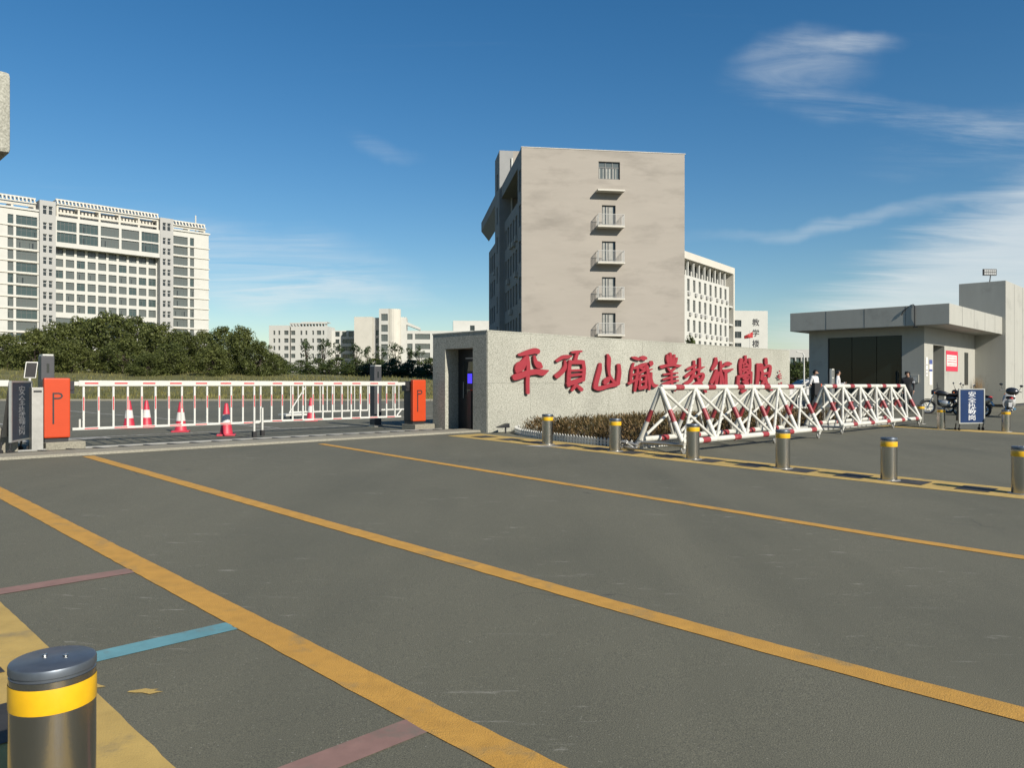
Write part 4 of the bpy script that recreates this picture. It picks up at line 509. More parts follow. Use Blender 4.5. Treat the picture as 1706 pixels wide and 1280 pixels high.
# kerbside hazard strips under the bollard rows
sheet('hazard_strip', .12, 1.10, -3, 10.5, 'yellow_dull', seg=.09, wob=.0035, seed=5)
sheet('hazard_strip', 10.95, 11.95, -3, 13.05, 'yellow_dull', seg=.12, wob=.0035, seed=6)
k = 0
for base_u, v_a, v_b in ((10.95, -2.03, 12.6), (.12, -2.1, 10.0)):
    v = v_a
    while v < v_b:
        sheet('black_block', base_u + .26, base_u + .74, v, v + .40, 'black_paint', dz=.008, seg=.4, wob=.014, seed=k); k += 1
        v += .79
for (px_, py_, rx_, ry_, sd) in ((-1.90, 3.45, .09, .05, 1), (-1.62, 3.42, .07, .035, 2), (.62, 15.0, .5, .16, 4)):
    rs_ = random.Random(sd); vs_ = [(px_ + rx_ * cos(a * .449) * rs_.uniform(.5, 1.2), py_ + ry_ * sin(a * .449) * rs_.uniform(.4, 1.2)) for a in range(14)]
    MB().add([(x, y, G(x, y) + .005) for x, y in vs_], [tuple(range(14))]).build('paint_spill', 'yellow_dull' if sd < 3 else 'white_line', ground, fix=False)
# concrete sill across the gate and the steel track in front of the barriers
b = MB(); n = 40; row = []
for i in range(n + 1):
    u = -12 + (12.3 + 12) * i / n
    row += [UV(u, 13.42, .004), UV(u, 13.45, .045), UV(u, 14.02, .05), UV(u, 14.05, .006)]
b.add(row, [(4 * i + k, 4 * i + k + 4, 4 * i + k + 5, 4 * i + k + 1) for i in range(n) for k in range(3)])
struct(b.build('concrete_sill', 'concrete', fix=False))
trk = struct(MB().box(-8, 12.2, 0, .5, .002, .006).tf(lambda x, y, z: (*U2(x, 14.2 + y), HV(14.2 + y) + z)).build('gate_track', 'asphalt'))
for v in (14.12, 14.72):
    MB().box(-8, 12.2, 0, .06, .004, .03).tf(lambda x, y, z, v=v: (*U2(x, v + y), HV(v) + z)).build('track_rail', 'steel_dull', trk)
sl = MB().box(-.03, .03, -.25, .25, .004, .022).mesh('track_slat', 'dark_grey')
u = -4.0
while u < 12:
    o = link('track_slat', sl, trk, (*U2(u, 14.45), HV(14.45)), TH + .25); u += .42
# white markings and the paved apron inside the campus
for (u0, u1, v0, v1) in ((3.6, 5.4, 17.15, 17.58), (4.6, 11.5, 17.6, 17.76), (5.0, 5.15, 24, 40), (9.5, 9.65, 18, 44), (13, 30, 21, 21.18)):
    sheet('white_road_line', u0, u1, v0, v1, 'white_line', wob=.01, seed=int(v0))

# lawn: rises gently away from the campus road to a bank
def lawn_z(x, y):
    t = min(1, max(0, (y - 52) / 46)); t = t * t * (3 - 2 * t)
    side = min(1, max(0, (-x + 10) / 75))
    far = min(1, max(0, (y - 98) / 120))
    return .30 + t * (1.35 + 1.75 * side) + far * 1.2 + .12 * sin(x * .31) * sin(y * .23) * t
ys = [51.6, 52, 53, 55, 58, 62, 67, 73, 80, 88, 96, 105, 120, 150, 200, 300, 500, 900, 2600]
b = MB(); xs_n = 44
for j, y in enumerate(ys):
    for i in range(xs_n + 1):
        k = i / xs_n
        x = -y * 1.15 - 20 + k * (y * 1.15 + 20 + (4 if y < 150 else y * .9)) + (1.2 * sin(k * 9) if j < 2 else 0)
        z = lawn_z(x, y) if y > 51.7 else .28
        b.v.append((x, y + (.6 * sin(k * 14) if j < 2 else 0), z))
b.f = [(j * (xs_n + 1) + i, j * (xs_n + 1) + i + 1, (j + 1) * (xs_n + 1) + i + 1, (j + 1) * (xs_n + 1) + i) for j in range(len(ys) - 1) for i in range(xs_n)]
b.m = [0] * len(b.f)
mat('lawn', (.105, .115, .028), .95, var=.3, scale=.35, bump=.6, bscale=6, col2=(.175, .165, .045), dirt=(.12, .48, .68, (.15, .135, .05)))
lawn = struct(b.build('lawn', 'lawn', fix=False, smooth=True))
kb = MB()
for i in range(40):
    x = -70 + i * 1.9
    kb.box(x, x + 1.88, 51.35, 51.5, .2, .40)
struct(kb.build('lawn_kerb', 'concrete'))

# ---------------------------------------------------------------- granite name wall with its walk-through end
WU0, WU1, WV, WZ = 12.3, 27.7, 13.2, 2.63
wall = thing('name_wall', 'long pale granite entrance wall carrying nine red calligraphy characters', 'wall', (*U2(WU0, WV), 0), TH)
LW = WU1 - WU0
bw = MB()
zb = .05
# core of the wall (slightly behind the stone panels)
bw.box(2.6, LW - .01, .012, 2.0, zb, WZ - .012)
bw.box(.012, 2.6, .012, .50, zb, WZ - .012)
bw.box(.012, 2.6, 1.52, 2.0, zb, WZ - .012)
bw.box(.012, 2.6, .50, 1.52, 2.26, WZ - .012)
bw.build('wall_core', 'granite', wall)
# stone facing panels, two courses, narrow recessed joints
def panel(x0, x1, z0, z1):
    return MB().box(0, x1 - x0 - .005, 0, .02, 0, z1 - z0 - .005)
cols = [0, 1.45, 3.0, 4.55, 6.1, 7.65, 9.2, 10.75, 12.3, 13.85, LW]
zc = [zb, 1.42, WZ]
pm = {}
rp = random.Random(3)
for i in range(len(cols) - 1):
    for j in range(2):
        key = (round(cols[i + 1] - cols[i], 3), j)
        if key not in pm: pm[key] = panel(cols[i], cols[i + 1], zc[j], zc[j + 1]).mesh('stone_panel', 'granite')
        link('stone_panel', pm[key], wall, (cols[i], -.008 + rp.uniform(-.0012, .0012), zc[j]))
def end_panel(y0, y1, z0, z1):
    MB().box(-.008, .012, y0, y1 - .004, z0, z1 - .004).build('stone_panel', 'granite', wall)
end_panel(.014, .50, zb, 1.42); end_panel(.014, .50, 1.42, WZ); end_panel(1.52, 2.0, zb, 1.42); end_panel(1.52, 2.0, 1.42, WZ); end_panel(.50, 1.52, 2.26, WZ)
MB().box(-.02, LW + .01, -.012, 2.01, WZ - .002, WZ + .03).build('coping', 'granite', wall)
# the passage: dark door leaf with turnstile frame inside
dk = MB().box(.42, .46, .501, 1.519, .288, 2.259).build('passage_door', 'black_metal', wall)  # black and set close in: the passage's darkness is put into its colour
MB().tube((.40, .72, 1.05), (.40, .72, 1.45), .012).tube((.40, 1.3, 1.05), (.40, 1.3, 1.45), .012).build('door_handle', 'steel_dull', dk)
MB().box(.405, .419, .75, 1.28, 1.15, 1.95).build('door_glass', 'glass_dark', dk)
MB().box(.02, 2.3, .5, 1.52, .2, .286).build('passage_floor', 'concrete', wall)
MB().box(.38, .41, .60, 1.2, 2.02, 2.05).build('light_tube', 'white_frame', wall)

# red calligraphy, one raised character each
def char_mesh(strokes, depth=.05):
    b = MB()
    for k, s in enumerate(strokes):
        pts = [(s[i] / 1000, s[i + 1] / 1000) for i in range(0, len(s), 2)]
        n = len(pts) // 2; yf = -.095 - .0016 * k
        vs = [(x, yf, z) for x, z in pts] + [(x, yf + depth, z) for x, z in pts]
        o = 2 * n; fs = []
        for i in range(n - 1):
            a, c, d, e = 2 * i, 2 * i + 1, 2 * i + 3, 2 * i + 2
            fs += [(a, c, d, e), (a + o, e + o, d + o, c + o), (a, e, e + o, a + o), (c, c + o, d + o, d)]
        fs += [(0, o, o + 1, 1), (2 * n - 2, 2 * n - 1, 2 * n - 1 + o, 2 * n - 2 + o)]
        b.add(vs, fs)
    return b
for i, st in enumerate(STROKES):
    nm = 'raised_character' if i < 9 else 'painted_signature'
    char_mesh(st, .05 if i < 9 else .012).build(nm, 'sign_red', wall)
# face terminal with a lit blue screen standing in the passage
ft = thing('face_terminal', 'slim black face-recognition terminal with blue lit screen inside wall passage', 'terminal', (*U2(WU0 + .20, WV + .80), .286), TH)
MB().box(-.05, .05, -.07, .07, 0, .95).build('post', 'black_metal', ft, bevel=.01)
hd = MB().box(-.03, .03, -.10, .10, .98, 1.42).build('head', 'black_metal', ft, bevel=.008)
mat('blue_screen', (.01, .01, .05), .2, emit=((.05, .03, 1.0), 1.1))
MB().box(-.036, -.031, -.075, .075, 1.13, 1.36).build('screen', 'blue_screen', hd)

# ---------------------------------------------------------------- cantilever slab of the gate, upper left
slab = thing('gate_canopy', 'thick granite-clad canopy slab jutting in over the left gate', 'canopy', (*U2(2.95, 14.0), 0), TH)
MB().box(-9, 0, 0, 1.5, 4.98, 6.24).build('canopy_slab', 'granite', slab, bevel=.07)
MB().box(-6.5, -5.3, .1, 1.4, .2, 4.98).build('column', 'granite', slab, bevel=.03)

# ---------------------------------------------------------------- gatehouse
GT = radians(46.2)
GO = (18.37, 34.5)
def GU(a, c): return (GO[0] + a * cos(GT) - c * sin(GT), GO[1] + a * sin(GT) + c * cos(GT))
gh = thing('gatehouse', 'grey panelled gatehouse with flat overhanging roof and large dark window', 'gatehouse', (GO[0], GO[1], 0), GT)
gz = .22
# west-facing wall (local -x) with the big window; built in a turned frame
def west(x, y, z): return (y, -x, z)           # facade x runs towards local -y ; outside towards local -x
b = MB()
wall_grid(b, -5.2, 0, gz - .2, 3.96, [(-4.28, -.93, .62, 3.62)], .12)
b.tf(west)
wall_grid(b, 0, 8.65, gz - .2, 3.96, [(1.32, 3.1, gz, 3.2)], .9)
b.quad((0, 5.2, 0), (8.65, 5.2, 0), (8.65, 5.2, 3.96), (0, 5.2, 3.96))
b.build('wall', 'gatehouse_panel', gh, fix=False)
MB().box(.25, 8.4, .95, 5.1, .25, .30).build('inside_floor', 'concrete', gh)
MB().box(2.2, 2.3, .95, 5.1, .3, 3.9).build('inside_partition', 'dark_grey', gh)
for i in range(3):
    y0 = .93 + 3.35 * i / 3
    MB().box(.06, .075, y0 + .012, y0 + 3.35 / 3 - .012, .66, 3.60).build('window_pane', 'glass_booth', gh)
MB().box(.03, .11, .93, 4.28, .62, .66).box(.03, .11, .93, 4.28, 3.60, 3.64).box(.035, .105, .93, .97, .66, 3.6).box(.035, .105, 4.24, 4.28, .66, 3.6).build('window_frame', 'black_metal', gh)
MB().box(-.9, 8.648, -1.24, 5.76, 3.962, 4.85).build('roof_slab', 'gatehouse_panel', gh, bevel=.015)
for x in (1.1, 3.1, 5.1, 7.1):                                   # joints of the fascia panels
    MB().box(x, x + .012, -1.245, -1.238, 3.98, 4.84).build('panel_joint', 'dark_grey', gh)
for y in (.5, 2.25, 4.0):
    MB().box(-.905, -.898, y, y + .012, 3.98, 4.84).build('panel_joint', 'dark_grey', gh)
tb = MB().box(8.65, 19, -1.40, .75, gz + .12, 6.73).build('tower_block', 'gatehouse_panel', gh, bevel=.015)
for x in (10.6, 12.6, 14.6): MB().box(x, x + .012, -1.405, -1.398, gz + .4, 6.7).build('panel_joint', 'dark_grey', gh)
MB().box(8.75, 19, -1.3, .7, -.1, gz + .12).build('plinth', 'dark_grey', gh)
dr = MB().box(1.36, 2.2, .55, .60, gz + .03, 2.35).box(2.22, 3.06, .55, .60, gz + .03, 2.35).build('door', 'glass_dark', gh)
MB().box(1.33, 1.36, .54, .62, gz, 2.4).box(3.06, 3.09, .54, .62, gz, 2.4).box(1.36, 3.06, .54, .62, 2.35, 2.4).box(2.2, 2.22, .54, .62, gz, 2.35).build('door_frame', 'white_frame', dr)
MB().box(1.32, 3.1, .55, .62, 2.4, 3.2).build('door_transom', 'dark_grey', gh)
MB().box(6.6, 7.3, -.012, .05, 1.35, 3.0).build('side_window', 'glass_dark', gh)
# paper notices on the gatehouse
def font_mesh(txt, size, mat_name, extrude=.002, bold=0.0, align='CENTER', spacing=1.0):
    cu = bpy.data.curves.new('lettering', 'FONT'); cu.body = txt; cu.size = size; cu.extrude = extrude; cu.offset = bold
    cu.align_x = align; cu.align_y = 'CENTER'; cu.space_line = spacing; cu.resolution_u = 3
    o = bpy.data.objects.new('lettering', cu); C.objects.link(o)
    dg = bpy.context.evaluated_depsgraph_get(); dg.update()
    me = bpy.data.meshes.new_from_object(o.evaluated_get(dg))
    bpy.data.objects.remove(o); bpy.data.curves.remove(cu)
    me.materials.clear(); me.materials.append(MATS[mat_name]); me.name = 'lettering'
    return me
def letter(parent, txt, size, m, loc, rot=(pi / 2, 0, 0), name='lettering', **kw):
    o = link(name, font_mesh(txt, size, m, **kw), parent, loc); o.rotation_euler = rot
    return o
mat('paper', (.72, .70, .66), .8, var=.04)
mat('notice_red', (.62, .03, .07), .6, var=.05)
mat('notice_blue', (.07, .10, .30), .6, var=.1)
def at_g(x, y, z): p = GU(x, y); return (p[0], p[1], z)
nt = thing('notice', 'red bordered white notice on the gatehouse wall beside the door', 'notice', at_g(4.35, -.004, 2.02), GT)
MB().box(-1.0, 1.0, -.012, 0, 0, .98).build('backing', 'notice_red', nt)
MB().box(-.93, .78, -.016, -.0125, .24, .78).build('paper_sheet', 'paper', nt)
for j in range(4):
    for i in range(7):
        w = .11; x = -.8 + i * .22; z = .70 - j * .12
        MB().box(x, x + w + .03 * ((i * 3 + j) % 3), -.018, -.0165, z - .05, z).build('printed_line', 'notice_red', nt)
nb = thing('notice', 'narrow blue and white notice strip on the gatehouse door pillar', 'notice', at_g(.72, -.004, 1.35), GT)
MB().box(-.02, .42, -.012, 0, 0, 1.15).build('backing', 'paper', nb)
MB().box(-.02, .42, -.016, -.0125, .95, 1.15).build('blue_heading', 'notice_blue', nb); MB().box(-.02, .42, -.016, -.0125, .62, .72).build('blue_band', 'notice_blue', nb)
nc = thing('notice', 'tall thin white paper strip at the corner of the gatehouse pillar', 'notice', at_g(.18, -.004, 1.75), GT)
MB().box(0, .3, -.012, 0, 0, .85).build('paper_sheet', 'paper', nc)
MB().box(.05, .25, -.0155, -.0125, .1, .14).box(.05, .25, -.0155, -.0125, .25, .28).box(.05, .25, -.0155, -.0125, .5, .53).build('printed_line', 'dark_grey', nc)
bxp = thing('wall_cabinet', 'small pale metal box fixed to the gatehouse wall behind the guard', 'cabinet', at_g(-.004, .38, 1.45), GT)
MB().box(-.06, 0, -.16, .16, 0, .36).build('housing', 'gatehouse_panel', bxp, bevel=.008)
MB().box(-.066, -.061, -.07, .07, .1, .26).build('cover', 'white_frame', bxp)
# conduit hooked over the roof edge
cd = thing('cable_conduit', 'dark cable conduit looped over the gatehouse roof edge', 'conduit', at_g(-.92, .12, 3.9), GT)
MB().path([(0, 0, .02), (-.02, 0, .45), (-.02, 0, .9), (0, .06, .99), (.05, .2, .96), (-.01, .45, .75), (-.015, .55, .55)], .022, 6).build('pipe', 'black_metal', cd)
MB().box(-.02, .03, -.12, .06, -.03, .02).build('clip', 'black_metal', cd)
# floodlight on the tower block
fl = thing('floodlight', 'black LED floodlight panel on a short mast above the gatehouse tower', 'floodlight', at_g(9.0, -.6, 6.73), GT + radians(-42))
MB().tube((0, 0, 0), (.05, 0, .36), .025).build('mast', 'black_metal', fl)
hd = MB().box(-.36, .36, -.05, .05, .36, .70).build('housing', 'black_metal', fl, bevel=.01)
mat('led', (.40, .41, .40), .3)
for j in range(2):
    for i in range(6): MB().box(-.32 + i * .108, -.23 + i * .108, -.058, -.051, .40 + j * .145, .51 + j * .145).build('lamp_cell', 'led', hd)
# ---------------------------------------------------------------- tall white office block, far left
tw = thing('office_block', 'tall white office block with rooftop pergolas and a recessed window grid', 'building', (*U2(0, 270), 0), TH)
FL = 3.57
def rows(z_top, n): return [z_top - FL * k for k in range(n)]
# wings
def wing(x0, x1, wide, narrow):
    b = MB(); holes = []
    for k in range(14):
        z1 = 52.5 - FL * k
        if z1 - 2.9 < 1: break
        for a, c in (wide, narrow): holes.append((a, c, z1 - 2.75, z1))
    wall_grid(b, x0, x1, 0, 54.3, holes, .5, 1.0)
    b.box(x0, x1, 1.6, 18, 54.0, 54.3)
    b.quad((x1, 1.0, 0), (x1, 18, 0), (x1, 18, 54.3), (x1, 1.0, 54.3))
    b.build('wing_wall', 'white_render', tw, fix=False)
    rr = random.Random(int(x0))
    for a, c, z0, z1 in holes:
        window(tw, a, z0, c - a, z1 - z0, 1.35, cols=max(1, round((c - a) / 1.25)), transom=.68, glass=rr.choice(['glass_grey', 'glass_grey', 'glass_teal']), bar=.09, curtain=rr.choice([0, 0, 0, 1, 2, 3]), cmat='glass_dark')
    for k in range(15):
        z = 49.55 - FL * k
        if z > 1: MB().box(x0 - .1, x1 + .35, .72, .998, z - .42, z - .14).build('floor_ledge', 'cream_render', tw)
    MB().box(x0 - .1, x1 + .4, .6, 1.2, 54.302, 54.9).build('parapet', 'white_render', tw)
wing(30, 64.4, (58.4, 64.0), (56.2, 57.7))
wing(104.6, 117.3, (104.9, 109.9), (110.7, 112.1))
# stair strips
for x0, x1 in ((64.4, 68.8), (100.2, 104.6)):
    b = MB(); holes = []
    xc = (x0 + x1) / 2
    for k in range(14):
        z = 50.1 - FL * k
        if z < 2: break
        for s in (-1, 1): holes.append((xc + s * .78 - .55, xc + s * .78 + .55, z - 1.15, z + 1.05))
    for s in (-1, 1): holes.append((xc + s * .78 - .6, xc + s * .78 + .6, 53.6, 56.3))
    wall_grid(b, x0, x1, 0, 57.6, holes, .4, 0)
    b.quad((x0, 8, 0), (x0, 0, 0), (x0, 0, 57.6), (x0, 8, 57.6)); b.quad((x1, 0, 0), (x1, 8, 0), (x1, 8, 57.6), (x1, 0, 57.6)); b.box(x0, x1, 0.02, 8, 57.602, 57.9)
    b.build('stair_strip', 'grey_render', tw, fix=False)
    for a, c, z0, z1 in holes: window(tw, a, z0, c - a, z1 - z0, .3, cols=1, rows=1, transom=.62, bar=.12, frame='white_frame', glass='glass_dark')
# upper block with wide windows, and the recessed grid below
b = MB(); holes = []
cw = 31.4 / 5
for i in range(5):
    for z0, z1 in ((49.25, 52.3), (45.65, 48.7)): holes.append((68.8 + cw * i + .38, 68.8 + cw * (i + 1) - .38, z0, z1))
wall_grid(b, 68.8, 100.2, 44.2, 53.6, holes, .5, .3)
b.quad((68.8, 3.0, 44.2), (100.2, 3.0, 44.2), (100.2, .3, 44.2), (68.8, .3, 44.2)); b.box(68.8, 100.2, .9, 18, 53.3, 53.6)
b.build('upper_wall', 'white_render', tw, fix=False)
rr = random.Random(5)
for a, c, z0, z1 in holes: window(tw, a, z0, c - a, z1 - z0, .65, cols=5, transom=.7, glass=rr.choice(['glass_grey', 'glass_teal', 'glass_teal']), bar=.09, curtain=rr.choice([0, 0, 2]), cmat='glass_dark')
b = MB(); holes = []
cw = 31.4 / 10
for i in range(10):
    for k in range(6):
        zc_ = 43.0 - FL * k
        holes.append((68.8 + cw * i + .36, 68.8 + cw * (i + 1) - .36, zc_ - 1.15, min(44.15, zc_ + 1.3)))
for i in range(5): holes.append((68.8 + 2 * cw * i + .5, 68.8 + 2 * cw * (i + 1) - .5, 16.5, 22.3))
wall_grid(b, 68.8, 100.2, 0, 44.2, holes, .5, 2.8)
b.build('grid_wall', 'white_render', tw, fix=False)
for a, c, z0, z1 in holes: window(tw, a, z0, c - a, z1 - z0, 3.15, cols=2, transom=.7, glass=rr.choice(['glass_grey', 'glass_grey', 'glass_grey', 'glass_teal']), bar=.09, curtain=rr.choice([0, 0, 1, 4]), cmat='glass_dark')
# rooftop pergolas
def pergola(x0, x1, z0, z1, y0, y1):
    b = MB()
    n = max(2, round((x1 - x0) / 6.28))
    for i in range(n + 1):
        x = x0 + (x1 - x0) * i / n
        b.box(x - .3, x + .3, y0, y0 + .6, z0, z1 - 1.9); b.box(x - .25, x + .25, y0 + .62, y1, z1 - 2.6, z1 - 1.9)
    b.box(x0 - .2, x1 + .2, y0 - .1, y0 + .3, z1 - 2.6, z1 - 1.95); b.box(x0 - .2, x1 + .2, y0 - .05, y0 + .25, z0 + .8, z0 + 1.5)
    b.box(x0 - .4, x1 + .4, y0 - .6, y0 - .3, z1 - 1.9, z1 - 1.6); b.box(x0 - .4, x1 + .4, y0 + .3, y0 + .6, z1 - .4, z1)
    m = max(3, round((x1 - x0) / 1.05))
    for i in range(m + 1):                                        # inclined rafters of the trellis
        x = x0 + (x1 - x0) * i / m
        b.add([(x - .2, y0 - .6, z1 - 1.6), (x + .2, y0 - .6, z1 - 1.6), (x + .2, y0 + .5, z1 - .05), (x - .2, y0 + .5, z1 - .05), (x - .2, y0 - .3, z1 - 1.85), (x + .2, y0 - .3, z1 - 1.85), (x + .2, y0 + .7, z1 - .4), (x - .2, y0 + .7, z1 - .4)],
              [(0, 1, 2, 3), (7, 6, 5, 4), (0, 3, 7, 4), (2, 1, 5, 6), (1, 0, 4, 5), (3, 2, 6, 7)])
        b.box(x - .12, x + .12, y0 + .6, y1, z1 - .45, z1 - .1)
    b.build('pergola', 'cream_render', tw)
pergola(69.4, 99.6, 53.6, 59.2, .6, 9)
pergola(105.2, 116.2, 54.9, 58.2, 2, 9)
pergola(34, 63.5, 54.9, 58.6, 2, 9)
MB().box(69.5, 99.5, 4.5, 17, 53.6, 57.2).build('plant_room', 'cream_render', tw)
MB().tube((113.5, 3, 54), (113.5, 3, 61), .25, n=8).build('vent_pipe', 'white_render', tw)

# ---------------------------------------------------------------- beige teaching block, centre
BT = atan2(.142, .990)
mb_ = thing('gable_building', 'large beige rendered block with blank gable and one column of small balconies', 'building', (.94, 76.0, 0), BT)
GW, GH, GL = 16.7, 24.67, 36.0
b = MB(); holes = [(7.75, 9.95, 21.85, 23.6)]
dz = [17.05, 13.45, 9.87, 6.28]
for z in dz: holes.append((8.1, 9.5, z + .06, z + 2.2))
wall_grid(b, 0, GW, 0, GH, holes, .22)
b.quad((GW, 0, 0), (GW, GL, 0), (GW, GL, GH), (GW, 0, GH))
b.quad((0, .0, GH), (GW, .0, GH), (GW, .4, GH), (0, .4, GH)); b.quad((0, .4, GH), (GW, .4, GH), (GW, .4, GH - 1), (0, .4, GH - 1))
b.box(.3, GW - .01, .41, GL, GH - 1.2, GH - 1)
b.build('gable_wall', 'beige_render', mb_, fix=False)
MB().box(-.03, GW + .1, -.04, .42, GH + .002, GH + .07).build('coping', 'cream_render', mb_)
w0 = window(mb_, 7.75, 21.85, 2.2, 1.75, .15, cols=3, transom=.68, glass='glass_grey', bar=.08, curtain=7)
for z in dz:
    dw = window(mb_, 8.1, z + .06, 1.4, 2.14, .16, name='balcony_door', cols=2, glass='glass_dark', bar=.08, curtain=5)
rail_m = {}
def balcony(z, railing):
    s = MB().box(7.45, 10.2, -.98, -.002, z - .16, z).build('balcony_slab', 'cream_render', mb_)
    if not railing: return
    r = MB()
    x0, x1, y0, h = 7.53, 10.12, -.92, 1.12
    for zz in (z + .06, z + h): r.tube((x0, y0, zz), (x1, y0, zz), .028, n=6); r.tube((x0, y0, zz), (x0, 0, zz), .028, n=6); r.tube((x1, y0, zz), (x1, 0, zz), .028, n=6)
    for i in range(22): x = x0 + (x1 - x0) * i / 21; r.tube((x, y0, z), (x, y0, z + h), .014 if i % 7 else .028, n=5)
    for xx in (x0, x1):
        for i in range(7): y = y0 * (1 - i / 7); r.tube((xx, y, z), (xx, y, z + h), .014, n=5)
    r.build('railing', 'white_frame', s)
balcony(20.62, False)
for z in dz: balcony(z, True)
MB().box(9.0, 9.6, 4, 4.6, GH - 1, GH + .75).build('roof_vent', 'grey_render', mb_)
MB().tube((4.6, 1.2, GH - 1), (4.6, 1.2, GH + .4), .08).build('roof_pipe', 'white_render', mb_)
# the long shaded side (local -x), built turned
def side(x, y, z): return (y, -x, z)           # facade coordinate x = -s
def sx(s): return -s
b = MB()
# corner pier with its window column, then the bays, stair tower, far bays
hp = []
for z in (21.6, 18.1, 14.5, 10.9, 7.3, 3.7): hp.append((-1.75, -.65, z - 1.0, z + 1.15))
wall_grid(b, -2.6, 0, 0, GH, hp, .35)
hb = []
bays1 = [(-(3.2 + 2.05 * i + 1.2), -(3.2 + 2.05 * i)) for i in range(6)]
for z in (18.1, 14.5, 10.9, 7.3, 3.7):
    for a, c in bays1: hb.append((a, c, z - 1.1, z + 1.1))
wall_grid(b, -15.2, -2.6, 0, 20.4, hb, .3, .35)
b.box(-15.2, -2.6, 2.4, 2.6, 20.4, 23.9)                         # back of the loggia
b.box(-15.2, -2.6, .36, 2.4, 20.2, 20.39)
b.box(-15.2, -2.6, 0, 2.6, 23.3, GH)
ht = []
for z in (25.6, 21.6, 18.1, 14.5, 10.9, 7.3, 3.7): ht.append((-17.9, -16.9, z - 1.0, z + 1.0))
wall_grid(b, -19.6, -15.2, 0, 28.9, ht, .3, -.25)
hf = []
bays2 = [(-(20.6 + 2.05 * i + 1.2), -(20.6 + 2.05 * i)) for i in range(7)]
for z in (18.1, 14.5, 10.9, 7.3, 3.7):
    for a, c in bays2: hf.append((a, c, z - 1.1, z + 1.1))
wall_grid(b, -GL, -19.6, 0, 20.4, hf, .3, .85)
b.box(-GL, -19.6, -.25, .84, 23.4, GH)
b.box(-GL, -19.6, 2.6, 2.8, 20.4, 23.4); b.box(-GL, -19.6, .86, 2.6, 20.2, 20.39)
b.add([(-GL, -.25, 23.39), (-19.6, -.25, 23.39), (-19.6, .84, 22.0), (-GL, .84, 22.0), (-GL, .84, 23.39), (-19.6, .84, 23.39)], [(0, 3, 2, 1), (0, 4, 3), (1, 2, 5)])
b.box(-GL + .1, -1.0, 1.3, 2.35, 0, 20.19); b.box(-GL + .1, -1.0, 2.82, 15, 0, 23.2)
b.box(-19.599, -15.201, -.24, 1.6, 0, .5)
for s0, y1 in ((-15.2, .36), (-19.6, .86)):
    b.quad((s0, -.25, 0), (s0, y1 + 1, 0), (s0, y1 + 1, 28.9), (s0, -.25, 28.9)); b.quad((s0 + (.002 if s0 > -16 else -.002), y1 + 1, 0), (s0 + (.002 if s0 > -16 else -.002), -.25, 0), (s0 + (.002 if s0 > -16 else -.002), -.25, 28.9), (s0 + (.002 if s0 > -16 else -.002), y1 + 1, 28.9))
b.quad((-2.6, 0, 0), (-2.6, 2.4, 0), (-2.6, 2.4, GH), (-2.6, 0, GH))
b.tf(side)
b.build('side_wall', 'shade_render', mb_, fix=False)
t = MB().box(-.25, 6, 15.2, 15.4, 20, 28.9).box(-.24, 6, 15.4, 19.6, 28.7, 28.9).build('stair_tower', 'beige_render', mb_)
MB().tube((1.2, 15.1, 20), (1.2, 15.1, 28), .12).build('downpipe', 'white_render', mb_)
rr = random.Random(8)
for hs, y in ((hp, .25), (hb, .55), (ht, -.05), (hf, 1.05)):
    for a, c, z0, z1 in hs:
        o = link('window', win_mesh(c - a, z1 - z0, cols=2, transom=.7, glass='glass_dark', frame='window_frame', bar=.07), mb_)
        o.location = side(a, y, z0); o.rotation_euler = (0, 0, -pi / 2)
ac = MB().box(0, .3, -.42, .42, 0, .6).build('air_conditioner', 'grey_render', mb_, bevel=.02)
ac.location = (.02, 4.9, 16.3)
for s, z in ((7.0, 16.1), (5.2, 12.6), (9.1, 9.0), (5.3, 5.5), (11.2, 12.6), (8.9, 16.2), (22.1, 16.2), (24.2, 12.6), (26.3, 9.0), (30.5, 5.5), (28, 16)):
    o = ac.copy(); C.objects.link(o); o.location = (.02 if s < 16 else .5, s, z)

# ---------------------------------------------------------------- white dormitory behind it, right
DT = atan2(.81, .58)
d0 = (30.2, 135.6)
dm = thing('dormitory_building', 'white dormitory with air conditioners under its windows behind the beige block', 'building', (d0[0], d0[1], 0), DT)
b = MB(); holes = []
DL = 24.6
colx = [1.2 + 2.62 * i for i in range(9)]
for x in colx:
    if x + 1.2 > DL - 3: break
    for z in (17.9, 14.3, 10.7, 7.1, 3.5): holes.append((x, x + 1.15, z, z + 2.15))
wall_grid(b, -6, DL - 2.6, 0, 20.6, holes, .25)
b.box(-6, DL - 2.6, 1.8, 2.0, 20.6, 23.4); b.box(-6, DL - 2.6, .02, 1.8, 20.4, 20.59)
b.build('facade_wall', 'white_render', dm, fix=False)
MB().box(-6, DL, -.25, 14, 23.4, 24.67).build('roof_fascia', 'cream_render', dm)
MB().box(-6, DL - 5, 6, 6.1, 24.67, 26.0).build('roof_screen', 'cream_render', dm)
MB().box(DL - .7, DL, -.25, 14, 0, 23.39).build('end_pier', 'cream_render', dm)
for z in (16.6, 13.0, 9.4, 5.8, 2.2): MB().box(DL - 2.6, DL - .7, -.1, 1.4, z, z + .35).build('loggia_floor', 'white_render', dm)
MB().box(DL - 2.6, DL - .7, 1.5, 1.7, 0, 23.4).build('loggia_back', 'grey_render', dm)
for i in range(9):
    x = -.6 + 2.62 * i
    if x < DL - 3: MB().box(x, x + .3, .2, .5, 20.6, 23.39).build('column', 'white_render', dm)
    if x < DL - 4.5: window(dm, x + .6, 20.9, 1.7, 2.3, 1.7, cols=3, glass='glass_dark', bar=.1)
acm = MB().box(0, .8, -.32, 0, 0, .55).mesh('air_conditioner', 'grey_render')
